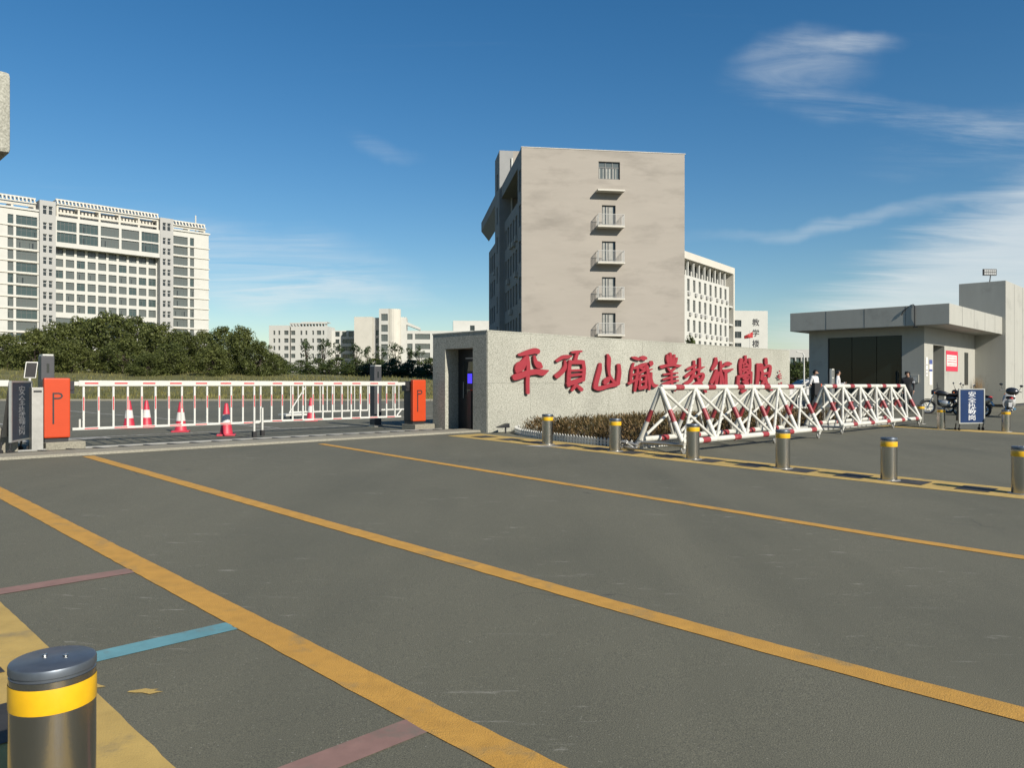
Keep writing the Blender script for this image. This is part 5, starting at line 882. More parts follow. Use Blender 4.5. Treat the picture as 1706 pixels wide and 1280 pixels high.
for k, (a, c, z0, z1) in enumerate(holes):
    window(dm, a, z0, c - a, z1 - z0, .17, cols=1, transom=.66, glass='glass_grey', frame='window_frame', bar=.1, curtain=(k % 3))
    link('air_conditioner', acm, dm, (a + (.75 if k % 4 else .1), -.01, z0 - .75))

# ---------------------------------------------------------------- classroom block with its name on the end wall
ct = thing('classroom_block', 'small far white block with three black characters down its end wall', 'building', (67.2, 236, 0), radians(6))
b = MB(); holes = []
for z in (18.9, 15.4, 11.9, 8.4, 4.9, 1.4): holes.append((.5, 2.8, z, z + 2.0))
wall_grid(b, 0, 11.2, 0, 23.6, holes, .3)
b.quad((0, 12, 0), (0, 0, 0), (0, 0, 23.6), (0, 12, 23.6)); b.quad((11.2, 0, 0), (11.2, 12, 0), (11.2, 12, 23.6), (11.2, 0, 23.6)); b.box(0, 11.2, .02, 12, 23.602, 23.8)
b.build('end_wall', 'white_render', ct, fix=False)
for a, c, z0, z1 in holes: window(ct, a, z0, c - a, z1 - z0, .2, cols=2, glass='glass_dark', bar=.12)
for i, ch in enumerate('教学楼'): letter(ct, ch, 2.3, 'black_metal', (7.4, -.06, 20.1 - 3.25 * i), extrude=.04, bold=.02)

# ---------------------------------------------------------------- far white teaching range, centre left (about 350 m away)
def block(t, x0, x1, h, holes, y=0.0, depth=12.0, m='white_render', gl='glass_grey', cols=1):
    b = MB(); hs = [(a, c, z0, z1) for a, c, z0, z1 in holes]
    wall_grid(b, x0, x1, 0, h, hs, .5, y)
    b.quad((x0, y + depth, 0), (x0, y, 0), (x0, y, h), (x0, y + depth, h)); b.quad((x1, y, 0), (x1, y + depth, 0), (x1, y + depth, h), (x1, y, h))
    b.box(x0, x1, y + .02, y + depth, h + .002, h + .3)
    b.build('wall', m, t, fix=False)
    for a, c, z0, z1 in hs: window(t, a, z0, c - a, z1 - z0, y + .4, glass=gl, cols=max(1, round((c - a) / 1.6)), bar=.14)
K = 350 / 1290
def fx(px): return (px - 853) * K
def fz(py): return 1.4 + (640 - py) * K
R4 = [fz(554.5), fz(567.5), fz(580), fz(593)]
fa = thing('teaching_building', 'far white teaching wing with slim paired windows and roof pergola', 'building', (fx(448), 350, 0), radians(-4))
def hx(t0, *zx): return zx
o0 = fx(448)
hl = [(fx(p) - o0 - w / 2, fx(p) - o0 + w / 2, z - 1.0, z + .9) for p, w in ((457, .9), (465.5, .9), (477.5, 2.0)) for z in R4]
block(fa, 0, fx(482) - o0, fz(543.5), hl)
hl = [(fx(p) - o0 - w / 2, fx(p) - o0 + w / 2, z - 1.0, z + .9) for p, w in ((488, 2.0), (502, .9), (510.5, .9), (522, .8), (532, 2.0), (539.5, .8)) for z in R4]
block(fa, fx(482) - o0 + .6, fx(546) - o0, fz(545), hl, .8)
pg = MB()
for i in range(12): x = fx(483) - o0 + i * 1.45; pg.box(x, x + .25, .9, 4, fz(545), fz(538.5)); 
pg.box(fx(482) - o0, fx(546) - o0, .8, 1.2, fz(540), fz(538)); pg.box(fx(502) - o0, fx(546) - o0, 1, 6, fz(538) + .01, fz(536.5))
pg.build('pergola', 'white_render', fa)
fb = thing('teaching_building', 'low far white wing with long open corridors between taller blocks', 'building', (fx(547), 356, 0), radians(3))
o0 = fx(547)
hl = [(fx(p) - o0 - 1, fx(p) - o0 + 1, R4[0] - 1.4, R4[0] + .9) for p in (557, 568.5, 579.5, 591)]
for z in R4[1:]: hl += [(fx(557) - o0 - .9, fx(557) - o0 + .9, z - 1.1, z + .9), (fx(565.5) - o0, fx(585) - o0, z - 1.0, z + 1.0), (fx(591) - o0 - .7, fx(591) - o0 + .7, z - 1.1, z + .9)]
block(fb, 0, fx(597) - o0, fz(550.5), hl, gl='glass_dark')
fc = thing('teaching_building', 'far blank-walled white block joined to a rounded glazed stair tower', 'building', (fx(593), 346, 0), radians(-3))
o0 = fx(593)
block(fc, 0, fx(623) - o0, fz(530.5), [], m='cream_render')
block(fc, fx(623) - o0 + .01, fx(635) - o0, fz(531), [(fx(629.5) - o0 - .8, fx(629.5) - o0 + .8, z - 1.3, z + 1) for z in R4], 3.0, m='grey_render', gl='glass_dark')  # shaded side of the white block; the grey render paints in its shade
block(fc, fx(634) - o0 + .02, fx(649.5) - o0, fz(517), [(fx(637.5) - o0, fx(648.5) - o0, z - 1.6 , z + 1.5) for z in [fz(530)] + [fz(548), fz(564), fz(580), fz(594)]], .4, m='white_render', gl='glass_grey')
rt = MB().lathe([(3.4, 0), (3.4, fz(516))], 20, c=(fx(655) - o0, 4, 0))
rt.lathe([(3.4, fz(516)), (.01, fz(516) + .1)], 20, c=(fx(655) - o0, 4, 0)); rt.build('round_stair', 'cream_render', fc, fix=False, smooth=False)
fd = thing('teaching_building', 'far white wing with open gallery floors right of the glazed stair tower', 'building', (fx(656), 350, 0), radians(5))
o0 = fx(656)
block(fd, 0, fx(677) - o0, fz(529.5), [(fx(660.5) - o0 - 1.0, fx(660.5) - o0 + 1.0, z - 1.6, z + 1.4) for z in (fz(542.5), fz(558.5), fz(574), fz(590))], gl='glass_grey')
hl = []
for z in (fz(560.5), fz(577), fz(592)): hl += [(fx(682.5) - o0 - 1.2, fx(682.5) - o0 + 1.2, z - 1.4, z + 1.2), (fx(691) - o0, fx(716) - o0, z - 1.3, z + 1.2)]
block(fd, fx(677) - o0 + .02, fx(815) - o0, fz(552), hl, .5, gl='glass_grey')
MB().add([(fx(677) - o0, 0, fz(536)), (fx(700) - o0, 0, fz(546)), (fx(700) - o0, 0, fz(549.9)), (fx(677) - o0, 0, fz(541)), (fx(677) - o0, 5, fz(536)), (fx(700) - o0, 5, fz(546)), (fx(700) - o0, 5, fz(549.9)), (fx(677) - o0, 5, fz(541))],
    [(0, 3, 2, 1), (4, 5, 6, 7), (0, 1, 5, 4), (2, 3, 7, 6), (1, 2, 6, 5), (3, 0, 4, 7)]).build('sloping_beam', 'white_render', fd)
block(fd, fx(755) - o0, fx(822) - o0, fz(532), [(fx(784) - o0, fx(792) - o0, fz(548), fz(539))], 9, m='white_render', gl='glass_dark')

# glass-fronted hall glimpsed between the name wall and the gatehouse
hl_ = thing('glass_hall', 'low dark glazed hall far behind the end of the name wall', 'building', (60, 180, 0), radians(10))
block(hl_, 0, 16, 9.2, [(.6 + 1.5 * i, 1.8 + 1.5 * i, 4.2, 7.6) for i in range(10)], m='grey_render', gl='glass_teal')
# ---------------------------------------------------------------- steel bollards
def make_bollard(label, loc):
    t = thing('bollard', label, 'bollard', loc, 0.0, 'steel rising bollards beside the road')
    MB().lathe([(.001, .0), (.1095, .0), (.1095, .566)], 40).build('body', 'steel', t, fix=False, autosmooth=40)
    MB().lathe([(.1105, .478), (.1112, .481), (.1112, .545), (.1105, .548)], 40).build('reflective_band', 'reflect_yellow', t, fix=False, autosmooth=40)
    cp = MB().lathe([(.1095, .567), (.1065, .569), (.1065, .574), (.111, .577), (.111, .594), (.109, .599), (.104, .602), (.001, .6025)], 40).build('cap', 'cap_steel', t, fix=False, autosmooth=35)
    s = MB()
    for x in (-.03, .03): s.lathe([(.007, .603), (.007, .608), (.001, .6085)], 10, c=(x, .01, 0))
    s.build('cap_screw', 'steel', cp)
    MB().lathe([(.15, .0), (.15, .012), (.111, .014)], 32).build('base_ring', 'steel_dull', t, fix=False)
    return t
b0 = make_bollard('steel bollard with yellow band standing close at the lower left', UV(.63, 2.50))
for (u, v, lab) in ((11.42, 2.40, 'nearest bollard of the right-hand row, cut by the picture edge'),
                    (11.40, 3.98, 'second nearest steel bollard of the right-hand row'),
                    (11.46, 5.57, 'steel bollard in front of the far end of the nearer spiked barrier'),
                    (11.42, 7.15, 'steel bollard in front of the near end of the spiked barrier'),
                    (11.40, 8.78, 'steel bollard before the picket edging, second from the name wall'),
                    (11.32, 10.40, 'farthest bollard of the row, closest to the name wall'),
                    (24.1, 7.0, 'small far bollard just left of the blue board'),
                    (26.2, 8.2, 'far bollard partly hidden behind another one near the motorcycles'),
                    (24.7, 5.55, 'small far bollard just right of the blue board')):
    copy_tree(b0, lab, UV(u, v))
sheet('hazard_strip', 23.7, 24.6, 3.5, 8.6, 'yellow_dull', wob=.006, seed=9)

# ---------------------------------------------------------------- fence-arm barrier gates
def make_gate(label, u, v, length, s, tilt=0.0, n=None, off=.52):
    """cabinet at local origin, fence arm reaching along local x (s = +1 or -1)"""
    t = thing('barrier_gate', label, 'barrier gate', UV(u, v), TH, 'fence-arm barrier gates')
    MB().box(-.19, .42, -.27, .27, -.1, .13).build('plinth', 'concrete', t, bevel=.012)
    cab = MB().box(-.2, .2, -.2, -.09, .20, 1.22).build('front_panel', 'orange', t, bevel=.025)
    MB().box(-.185, .185, -.088, .2, .20, 1.19).build('cabinet', 'black_metal', t, bevel=.02)
    MB().box(-.18, .18, -.16, .18, .13, .20).build('cabinet_base', 'black_metal', t)
    # long-stemmed P on the front face
    pl = MB().box(-.075, -.05, -.207, -.201, .44, .97)
    pts = [(-.05, .958), (.02, .958), (.055, .945), (.07, .915), (.055, .885), (.02, .872), (-.05, .872)]
    for i in range(6):
        (a, c), (d, e) = pts[i], pts[i + 1]
        l = hypot(d - a, e - c); nx, nz = -(e - c) / l * .012, (d - a) / l * .012
        ex, ez = (d - a) / l * .006, (e - c) / l * .006; yy = -.2052 - .0002 * i
        pl.add([(a - ex + nx, yy, c - ez + nz), (a - ex - nx, yy, c - ez - nz), (d + ex - nx, yy, e + ez - nz), (d + ex + nx, yy, e + ez + nz)], [(0, 1, 2, 3)])
    pl.build('letter_p', 'black_metal', cab, fix=False)
    MB().box(*sorted((s * .19, s * .30)), -.05, .12, .95, 1.17).tube((s * .25, -.07, 1.06), (s * .25, .13, 1.06), .05).build('arm_hub', 'black_metal', t)
    MB().box(*sorted((s * .30, s * (off + .01))), -.015, .015, 1.09, 1.16).build('arm_stub', 'white_metal', t)
    x0, x1 = s * off, s * (off + length)
    def zt(x): return 1.13 + tilt * abs(x)
    def bar(name, xa, xb, za, zb_, hh, d, m):
        return MB().add([(xa, -d, za - hh), (xb, -d, zb_ - hh), (xb, d, zb_ - hh), (xa, d, za - hh), (xa, -d, za + hh), (xb, -d, zb_ + hh), (xb, d, zb_ + hh), (xa, d, za + hh)],
            [(0, 3, 2, 1), (4, 5, 6, 7), (0, 1, 5, 4), (1, 2, 6, 5), (2, 3, 7, 6), (3, 0, 4, 7)]).build(name, m, t, bevel=.004)
    top = bar('top_rail', x0, x1, zt(x0) - .0, zt(x1), .05, .03, 'white_metal')
    bot = bar('bottom_rail', x0 - s * .1, x1 + s * .03, .33 + tilt * abs(x0), .33 + tilt * abs(x1), .022, .018, 'white_metal')
    n = n or round(length / .246)
    pk = MB().box(-.017, .017, -.012, .012, 0, .735).mesh('picket', 'white_metal')
    rs = MB().box(-.009, .009, -.0145, -.0125, .30, .54).mesh('red_strip', 'red_strip')
    hs = MB().box(-.11, .11, -.0325, -.0305, -.013, .013).mesh('red_strip', 'red_strip')
    hs2 = MB().box(-.11, .11, -.0205, -.0185, -.009, .009).mesh('red_strip', 'red_strip')
    for i in range(n):
        x = x0 + s * (.08 + (length - .16) * i / (n - 1))
        p = link('picket', pk, t, (x, 0, .35 + tilt * abs(x))); link('red_strip', rs, p)
        if i % 2 == 0 and i < n - 1:
            xm = x + s * .123
            link('red_strip', hs, top, (xm, 0, zt(xm))); link('red_strip', hs2, bot, (xm, 0, .33 + tilt * abs(xm)))
    # sprung support foot at the free end
    xe = x1 - s * .10
    ft = MB().tube((xe, -.045, .12), (xe, -.045, .62), .022, n=10).build('support_leg', 'white_metal', t)
    MB().box(xe - .04, xe + .04, -.085, -.005, .03, .15).build('foot', 'black_rubber', ft, bevel=.008)
    MB().tube((s * .40, 0, .5), (x0 + s * .02, 0, .35), .018).build('link_rod', 'white_metal', t)
    return t
make_gate('orange barrier cabinet with white fence arm, left lane', 3.79, 14.98, 3.34, 1, off=.38)
make_gate('orange barrier cabinet with white fence arm beside the name wall', 11.78, 15.28, 3.62, -1)
# neighbouring gate whose arm end shows at the far left
gl = thing('barrier_gate', 'white fence arm with red strips cut by the left picture edge', 'barrier gate', UV(-1.0, 15.1), TH, 'fence-arm barrier gates')
MB().box(0, 4.15, -.03, .03, 1.08, 1.18).build('top_rail', 'white_metal', gl, bevel=.004); MB().box(0, 4.15, -.018, .018, .31, .355).build('bottom_rail', 'white_metal', gl)
for i in range(22):
    p = MB().box(.1 + i * .18, .14 + i * .18, -.012, .012, .355, 1.08).build('picket', 'white_metal', gl)
    MB().box(.135 + .0 + i * .18 + .03, .155 + i * .18 + .07, -.010, .010, .355, 1.08).build('red_slat', 'red_band', gl)
# folding gate further in, standing open and seen end on through the right-hand arm
fg = thing('fence_panel', 'white railing panel standing open behind the right-hand barrier arm', 'fence', UV(12.45, 22.7), TH)
MB().box(0, 5.2, -.025, .025, 1.06, 1.12).build('top_rail', 'white_metal', fg); MB().box(0, 5.2, -.02, .02, .18, .23).build('bottom_rail', 'white_metal', fg)
pk = MB().box(-.015, .015, -.01, .01, .23, 1.06).mesh('picket', 'white_metal')
for i in range(20): link('picket', pk, fg, (.05 + i * .268, 0, 0))
MB().tube((0, -.0, .18), (.55, 0, .98), .02).build('brace', 'white_metal', fg); MB().box(-.25, .5, -.25, .25, .1, .16).build('foot_plate', 'white_metal', fg)
MB().lathe([(.01, -.03), (.07, -.03), (.07, .03), (.01, .03)], 14, c=(.1, 0, .075), axis='y').build('wheel', 'black_rubber', fg)

# ---------------------------------------------------------------- plate-reading camera pillars, screen, steel post
def pillar(label, u, v, h, w=.24):
    t = thing('camera_pillar', label, 'camera pillar', UV(u, v), TH, 'black vehicle-entry pillars')
    MB().box(-w / 2 - .02, w / 2 + .02, -.14, .14, 0, .05).build('base_plate', 'steel_dull', t)
    bd = MB().box(-w / 2, w / 2, -.11, .11, .05, h - .02).build('body', 'dark_grey', t, bevel=.012)
    MB().box(-w / 2 + .02, w / 2 - .02, -.118, .112, h - .018, h + .01).build('white_cap', 'white_metal', t)  # plain white metal top plate
    MB().box(-.02, .02, -.116, -.111, h - .32, h - .16).build('lens_window', 'glass_dark', bd)
    return t
pillar('dark grey camera pillar with white top behind the left orange cabinet', 3.86, 15.75, 1.64, .21)
pillar('dark camera pillar with pale top beside the right-hand barrier cabinet', 11.75, 16.9, 1.60, .22)
sc = thing('payment_screen', 'small tilted black screen on a white stalk beside the camera pillar', 'screen', UV(3.50, 15.3), TH - radians(10))
MB().tube((0, 0, 0), (0, 0, 1.22), .02, n=10).build('stalk', 'white_metal', sc)
s_ = MB().box(-.09, .09, -.02, .02, 1.22, 1.50).tf(lambda x, y, z: (x + (z - 1.22) * .12, y + (z - 1.22) * .12, z)).build('housing', 'white_metal', sc, bevel=.006)
MB().box(-.078, .078, -.026, -.022, 1.235, 1.485).tf(lambda x, y, z: (x + (z - 1.22) * .12, y + (z - 1.22) * .12, z)).build('display', 'black_rubber', s_)
st = thing('steel_post', 'square brushed steel post left of the orange barrier cabinet', 'post', UV(3.48, 14.80), TH)
MB().box(-.085, .085, -.085, .085, -.05, 1.06).build('body', 'steel_dull', st, bevel=.006)
MB().box(-.06, .06, -.091, -.086, .98, 1.01).build('slot', 'black_metal', st)

# ---------------------------------------------------------------- blue duty boards on castors
mat('board_blue', (.005, .028, .10), .6, var=.12, scale=4, spec=.2)
mat('board_faded', (.20, .21, .22), .6, var=.3, scale=9)
mat('board_blue_worn', (.022, .036, .055), .6, var=.3, scale=5)
mat('board_white', (.62, .64, .66), .5, var=.05)
mat('alu', (.36, .37, .35), .45, .6, var=.08)
def duty_board(label, loc, rz, face, worn=False):
    t = thing('duty_board', label, 'sign board', loc, rz, 'blue duty boards')
    W, Z0, Z1 = .80, .22, 1.14
    pn = MB().box(-W / 2, W / 2, -.012, .012, Z0, Z1).build('panel', face, t)
    MB().box(-W / 2 - .035, -W / 2, -.02, .02, Z0 - .03, Z1 + .03).box(W / 2, W / 2 + .035, -.02, .02, Z0 - .03, Z1 + .03).box(-W / 2, W / 2, -.02, .02, Z1, Z1 + .03).box(-W / 2, W / 2, -.02, .02, Z0 - .03, Z0).build('frame', 'alu', t)
    for i, ch in enumerate('安全执勤岗'):
        letter(t, ch, .165, 'board_faded' if 'worn' in face else 'board_white', (0, -.0145, Z1 - .14 - .163 * i), name='painted_character', extrude=.0015, bold=.0016).scale = (1.7, 1, 1)
    # rear leaf of the A-frame and legs
    MB().box(-W / 2, W / 2, -.01, .01, Z0 + .05, Z1 + .02).tf(lambda x, y, z: (x, .03 + (Z1 + .05 - z) * .12, z)).build('rear_panel', 'alu', t)
    for s in (-1, 1):
        for y in (.0, .13):
            lg = MB().tube((s * W / 2, y, Z0 - .02), (s * W / 2, y + .02, .07), .015).build('leg', 'black_metal', t)
            MB().lathe([(.005, -.012), (.04, -.012), (.04, .012), (.005, .012)], 14, c=(s * W / 2, y + .02, .042), axis='x').build('castor', 'black_rubber', lg)
    return t
duty_board('blue board with five white characters standing between two bollards', UV(24.35, 6.3), radians(14), 'board_blue')
duty_board('faded dark blue board seen edge-on beside the steel post', UV(3.22, 14.62), TH + radians(58), 'board_blue_worn')
bs = thing('concrete_block', 'small concrete footing under the faded board at far left', 'footing', UV(3.0, 14.9), TH)
MB().box(-.2, .2, -.2, .2, -.1, .40).build('block', 'concrete', bs, bevel=.02)

# ---------------------------------------------------------------- traffic cones
mat('cone_red', (.52, .028, .055), .5, var=.06, scale=8)
mat('cone_white', (.66, .64, .60), .5, var=.06)
def make_cone(label, loc):
    t = thing('traffic_cone', label, 'traffic cone', loc, .3, 'traffic cones behind the barrier gate')
    MB().box(-.19, .19, -.19, .19, 0, .035).build('base', 'cone_red', t, bevel=.012)
    MB().lathe([(.145, .036), (.135, .05), (.103, .26)], 22).build('lower_cone', 'cone_red', t, fix=False, autosmooth=40)
    MB().lathe([(.105, .26), (.078, .46)], 22).build('reflective_band', 'cone_white', t, fix=False, autosmooth=40)
    MB().lathe([(.077, .46), (.035, .69), (.028, .70), (.001, .70)], 22).build('tip', 'cone_red', t, fix=False, autosmooth=40)
    return t
c0 = make_cone('red and white cone nearest the gap between the fence arms', (-5.55, 15.85, .282))
for (px, yb, lab) in ((215, 714, 'leftmost red cone behind the left fence arm'), (244, 713, 'red cone second from the left behind the fence arm'),
                      (301, 720, 'red cone standing alone behind the middle of the left arm'), (518, 702, 'red cone behind the right-hand fence arm')):
    D = 1.118 * 1290 / (yb - 640); copy_tree(c0, lab, ((px - 853) / 1290 * D, D, .282))
c0.location = ((377 - 853) / 1290 * (1.118 * 1290 / 86), 1.118 * 1290 / 86, .282)

# ---------------------------------------------------------------- spiked road barriers on castors
def spiked(label, u, v, L_, nb=5):
    t = thing('spiked_barrier', label, 'road barrier', UV(u, v), TH, 'red and white spiked barriers')
    W, H0, H1 = .92, .22, 1.20
    yf, yb, ym = 0, W, W / 2
    top = MB().tube((0, ym, H1), (L_, ym, H1), .054, n=14).build('top_rail', 'white_tube', t, autosmooth=50)
    fr = MB().tube((-.02, yf, H0), (L_ + .02, yf, H0), .054, n=14).build('bottom_rail', 'white_tube', t, autosmooth=50)
    br = MB().tube((-.02, yb, H0), (L_ + .02, yb, H0), .054, n=14).build('bottom_rail', 'white_tube', t, autosmooth=50)
    for i in range(nb):
        x = L_ * (i + .38) / nb
        MB().tube((x, ym, H1), (x + .28, ym, H1), .0565, n=14).build('red_band', 'red_band', top, autosmooth=50)
        MB().tube((x + .2, yf, H0), (x + .46, yf, H0), .0565, n=14).build('red_band', 'red_band', fr, autosmooth=50)
        MB().tube((x + .2, yb, H0), (x + .46, yb, H0), .0565, n=14).build('red_band', 'red_band', br, autosmooth=50)
    for i in range(nb + 1):
        x = L_ * i / nb
        for y in (yf, yb):
            a, c = Vector((x, ym, H1)), Vector((x, y, H0))
            lg = MB().tube(a, c, .045, n=12).build('leg', 'white_tube', t, autosmooth=50)
            p, q = a.lerp(c, .42), a.lerp(c, .64)
            MB().tube(p, q, .0475, n=12).build('red_band', 'red_band', lg, autosmooth=50)
    for i in range(nb):
        xa, xb = L_ * i / nb, L_ * (i + 1) / nb
        for y in (yf, yb):
            for (x0, x1) in ((xa, xb), (xb, xa)):
                off = .02 if x0 < x1 else -.02
                a, c = Vector((x0, ym + off, H1)), Vector((x1, y + off, H0))
                d = MB().tube(a, c, .029, n=8)
                nrm = Vector((0, (y - ym), .46)).normalized()
                for k in range(1, 8):
                    p = a.lerp(c, k / 8); d.tube(p, p + nrm * .075, .009, .002, n=5)
                d.build('spiked_brace', 'white_tube', t)
    for x in (0, L_):
        MB().tube((x, yf - .03, H0 - .05), (x, yb + .03, H0 - .05), .03, n=10).build('cross_bar', 'steel_dull' if x == 0 else 'white_tube', t)
    for x in (.04, L_ * .62, L_ - .04):
        for y in (yf, yb):
            cs = MB().box(x - .03, x + .03, y - .025, y + .025, .10, H0 - .04).box(x - .05, x + .05, y - .04, y + .04, H0 - .055, H0 - .045).build('castor_fork', 'white_tube', t)
            MB().lathe([(.01, -.022), (.03, -.024), (.034, -.018), (.064, -.018), (.07, -.012), (.07, .012), (.064, .018), (.034, .018), (.03, .024), (.01, .022)], 18, c=(x + .03, y + .03, .07), axis='y').build('wheel', 'steel_dull', cs)
    return t
spiked('nearer red and white spiked road barrier beside the planted bed', 11.98, 7.72, 5.75)
spiked('farther red and white spiked road barrier by the gatehouse', 19.55, 7.95, 5.8)
chn = thing('tow_chain', 'heap of grey tow cable at the near end of the spiked barrier', 'cable', UV(11.75, 8.75, .02), TH)
rr = random.Random(4); pts = []
for i in range(60): a = i * .7; pts.append((.13 * cos(a) * rr.uniform(.6, 1.2), .22 * sin(a) * rr.uniform(.6, 1.2), .03 + .12 * rr.random()))
MB().path(pts, .018, 6).build('cable', 'steel_dull', chn)

# ---------------------------------------------------------------- planted bed with white picket edging
def bez(pts): return pts
edge = [(13.25, 13.08), (12.75, 12.75), (12.4, 12.2), (12.2, 11.5), (12.12, 10.6), (12.1, 9.8), (12.1, 9.1), (12.25, 8.86), (13, 8.82), (16, 8.82), (20, 8.82), (25.5, 8.82)]
pe = thing('picket_edging', 'low white plastic picket edging around the planted bed', 'edging', (0, 0, 0))
pb = MB(); rb = MB()
acc = 0.0
for i in range(len(edge) - 1):
    (a, c), (d, e) = edge[i], edge[i + 1]; l = hypot(d - a, e - c); n = max(1, int(l / .078))
    for k in range(n):
        u, v = a + (d - a) * (k + .5) / n, c + (e - c) * (k + .5) / n
        x, y = U2(u, v); z = HV(v); ang = TH + atan2(e - c, d - a)
        ca, sa = cos(ang), sin(ang)
        q = MB().prism([(-.027, 0), (.027, 0), (.027, .125), (0, .16), (-.027, .125)], -.008, .008).tf(lambda X, Y, Z: (x + X * ca - Y * sa, y + X * sa + Y * ca, z + Z))
        pb.add(q.v, q.f)
    for zz in (.04, .10):
        p, q = UV(a, c, zz), UV(d, e, zz)
        rb.tube(p, q, .010, n=6)
stuff(pb.build('pickets', 'white_metal', pe)); rb.build('edging_rail', 'white_metal', pe)
bd = [UV(u, v, .02) for u, v in edge] + [UV(25.5, 13.1, .02)]
so = MB(); so.add(bd, [tuple(range(len(bd)))]); struct(so.build('bed_soil', 'soil', fix=False))
rr = random.Random(11); lb = MB()
def in_bed(u, v):
    if not (12.2 < u < 25.4 and 8.95 < v < 13.05): return False
    return not (v > 11 and u < 12.25 + max(0, v - 11.5) * .6)
cnt = 0
while cnt < 2100:
    u, v = rr.uniform(12.2, 25.4), rr.uniform(8.95, 13.05)
    if u > 18 and rr.random() < .4: continue
    if not in_bed(u, v): continue
    cnt += 1
    x, y, z = UV(u, v); h = rr.uniform(.25, .40) * (1 if v < 12.6 else .8)
    for k in range(13):
        a = rr.uniform(0, 2 * pi); zz = z + h * (.25 + .75 * k / 12); rad = rr.uniform(.02, .11)
        px_, py_ = x + cos(a) * rad, y + sin(a) * rad
        dx, dy = cos(a) * rr.uniform(.03, .06), sin(a) * rr.uniform(.03, .06); up = rr.uniform(.03, .09); w = .016
        lb.add([(px_ - sin(a) * w, py_ + cos(a) * w, zz), (px_ + sin(a) * w, py_ - cos(a) * w, zz), (px_ + dx, py_ + dy, zz + up)], [(0, 1, 2)])
o = stuff(lb.build('bed_planting', 'leaf_bed', fix=False)); 
spt = thing('ground_spotlight', 'small black angled spotlight on the ground before the name wall', 'spotlight', UV(12.55, 12.85), TH)
MB().tube((0, 0, 0), (0, 0, .16), .02).build('stem', 'black_metal', spt)
MB().add([(-.28, -.05, .15), (.06, -.07, .23), (.06, .07, .23), (-.28, .05, .15), (-.24, -.05, .135), (.07, -.07, .13), (.07, .07, .13), (-.24, .05, .135)], [(0, 1, 2, 3), (7, 6, 5, 4), (0, 4, 5, 1), (1, 5, 6, 2), (2, 6, 7, 3), (3, 7, 4, 0)]).build('lamp_head', 'black_metal', spt)

# ---------------------------------------------------------------- crowd barrier, lamp post, flag, far stand
cb = thing('crowd_barrier', 'white railing behind the gap between the spiked barriers', 'railing', (10.3, 31.0, G(11, 31)), 0.0)
MB().box(-.2, 1.7, -.02, .02, 1.04, 1.10).box(-.2, 1.7, -.02, .02, .93, .96).box(-.2, 1.7, -.02, .02, .15, .2).build('rail', 'white_metal', cb)
for i in range(12): MB().box(-.2 + i * .165, -.165 + i * .165, -.012, .012, .2, 1.04).build('picket', 'white_metal', cb)
lp = thing('lamp_post', 'slender white lamp post beyond the end of the name wall', 'lamp post', (21.5, 57, .28))
MB().tube((0, 0, 0), (0, 0, 3.2), .07, .05, n=10).build('pole', 'white_metal', lp); MB().tube((0, 0, 3.2), (-.12, 0, 3.45), .05, .03).tube((-.12, 0, 3.45), (-.55, 0, 3.5), .035, .05).build('lamp_arm', 'white_metal', lp)
fp = thing('flag', 'red flag drooping on its pole before the classroom block', 'flag', (56.8, 185, 0))
MB().tube((0, 0, 0), (0, 0, 14.2), .09, .05, n=8).build('pole', 'white_frame', fp)
mat('flag_red', (.46, .03, .03), .8, var=.2, scale=1)
fv = []; ff = []
for i in range(9):
    for j in range(5):
        k = i / 8; fv.append((.8 - 2.1 * k + 0, .18 * sin(k * 7 + j * .5), 14.1 - .2 - j * .35 * (1 - .5 * k) - k * 1.0))
for i in range(8):
    for j in range(4): ff.append((i * 5 + j, i * 5 + j + 1, i * 5 + j + 6, i * 5 + j + 5))
cl = MB(); cl.add(fv, ff); o = cl.build('cloth', 'flag_red', fp, smooth=True); o.modifiers.new('thickness', 'SOLIDIFY').thickness = .02
ts = thing('metal_stand', 'bare steel tube stand at the right picture edge', 'stand', UV(24.9, 4.6), TH)
MB().path([(-.12, 0, .02), (-.1, 0, .62), (.25, .1, .62), (.28, .1, .02)], .018, 8).path([(-.3, -.05, .03), (.4, .12, .03)], .018, 8).build('frame', 'steel', ts)
MB().lathe([(.005, -.01), (.03, -.01), (.03, .01), (.005, .01)], 12, c=(-.1, 0, .03), axis='y').build('castor', 'white_metal', ts)
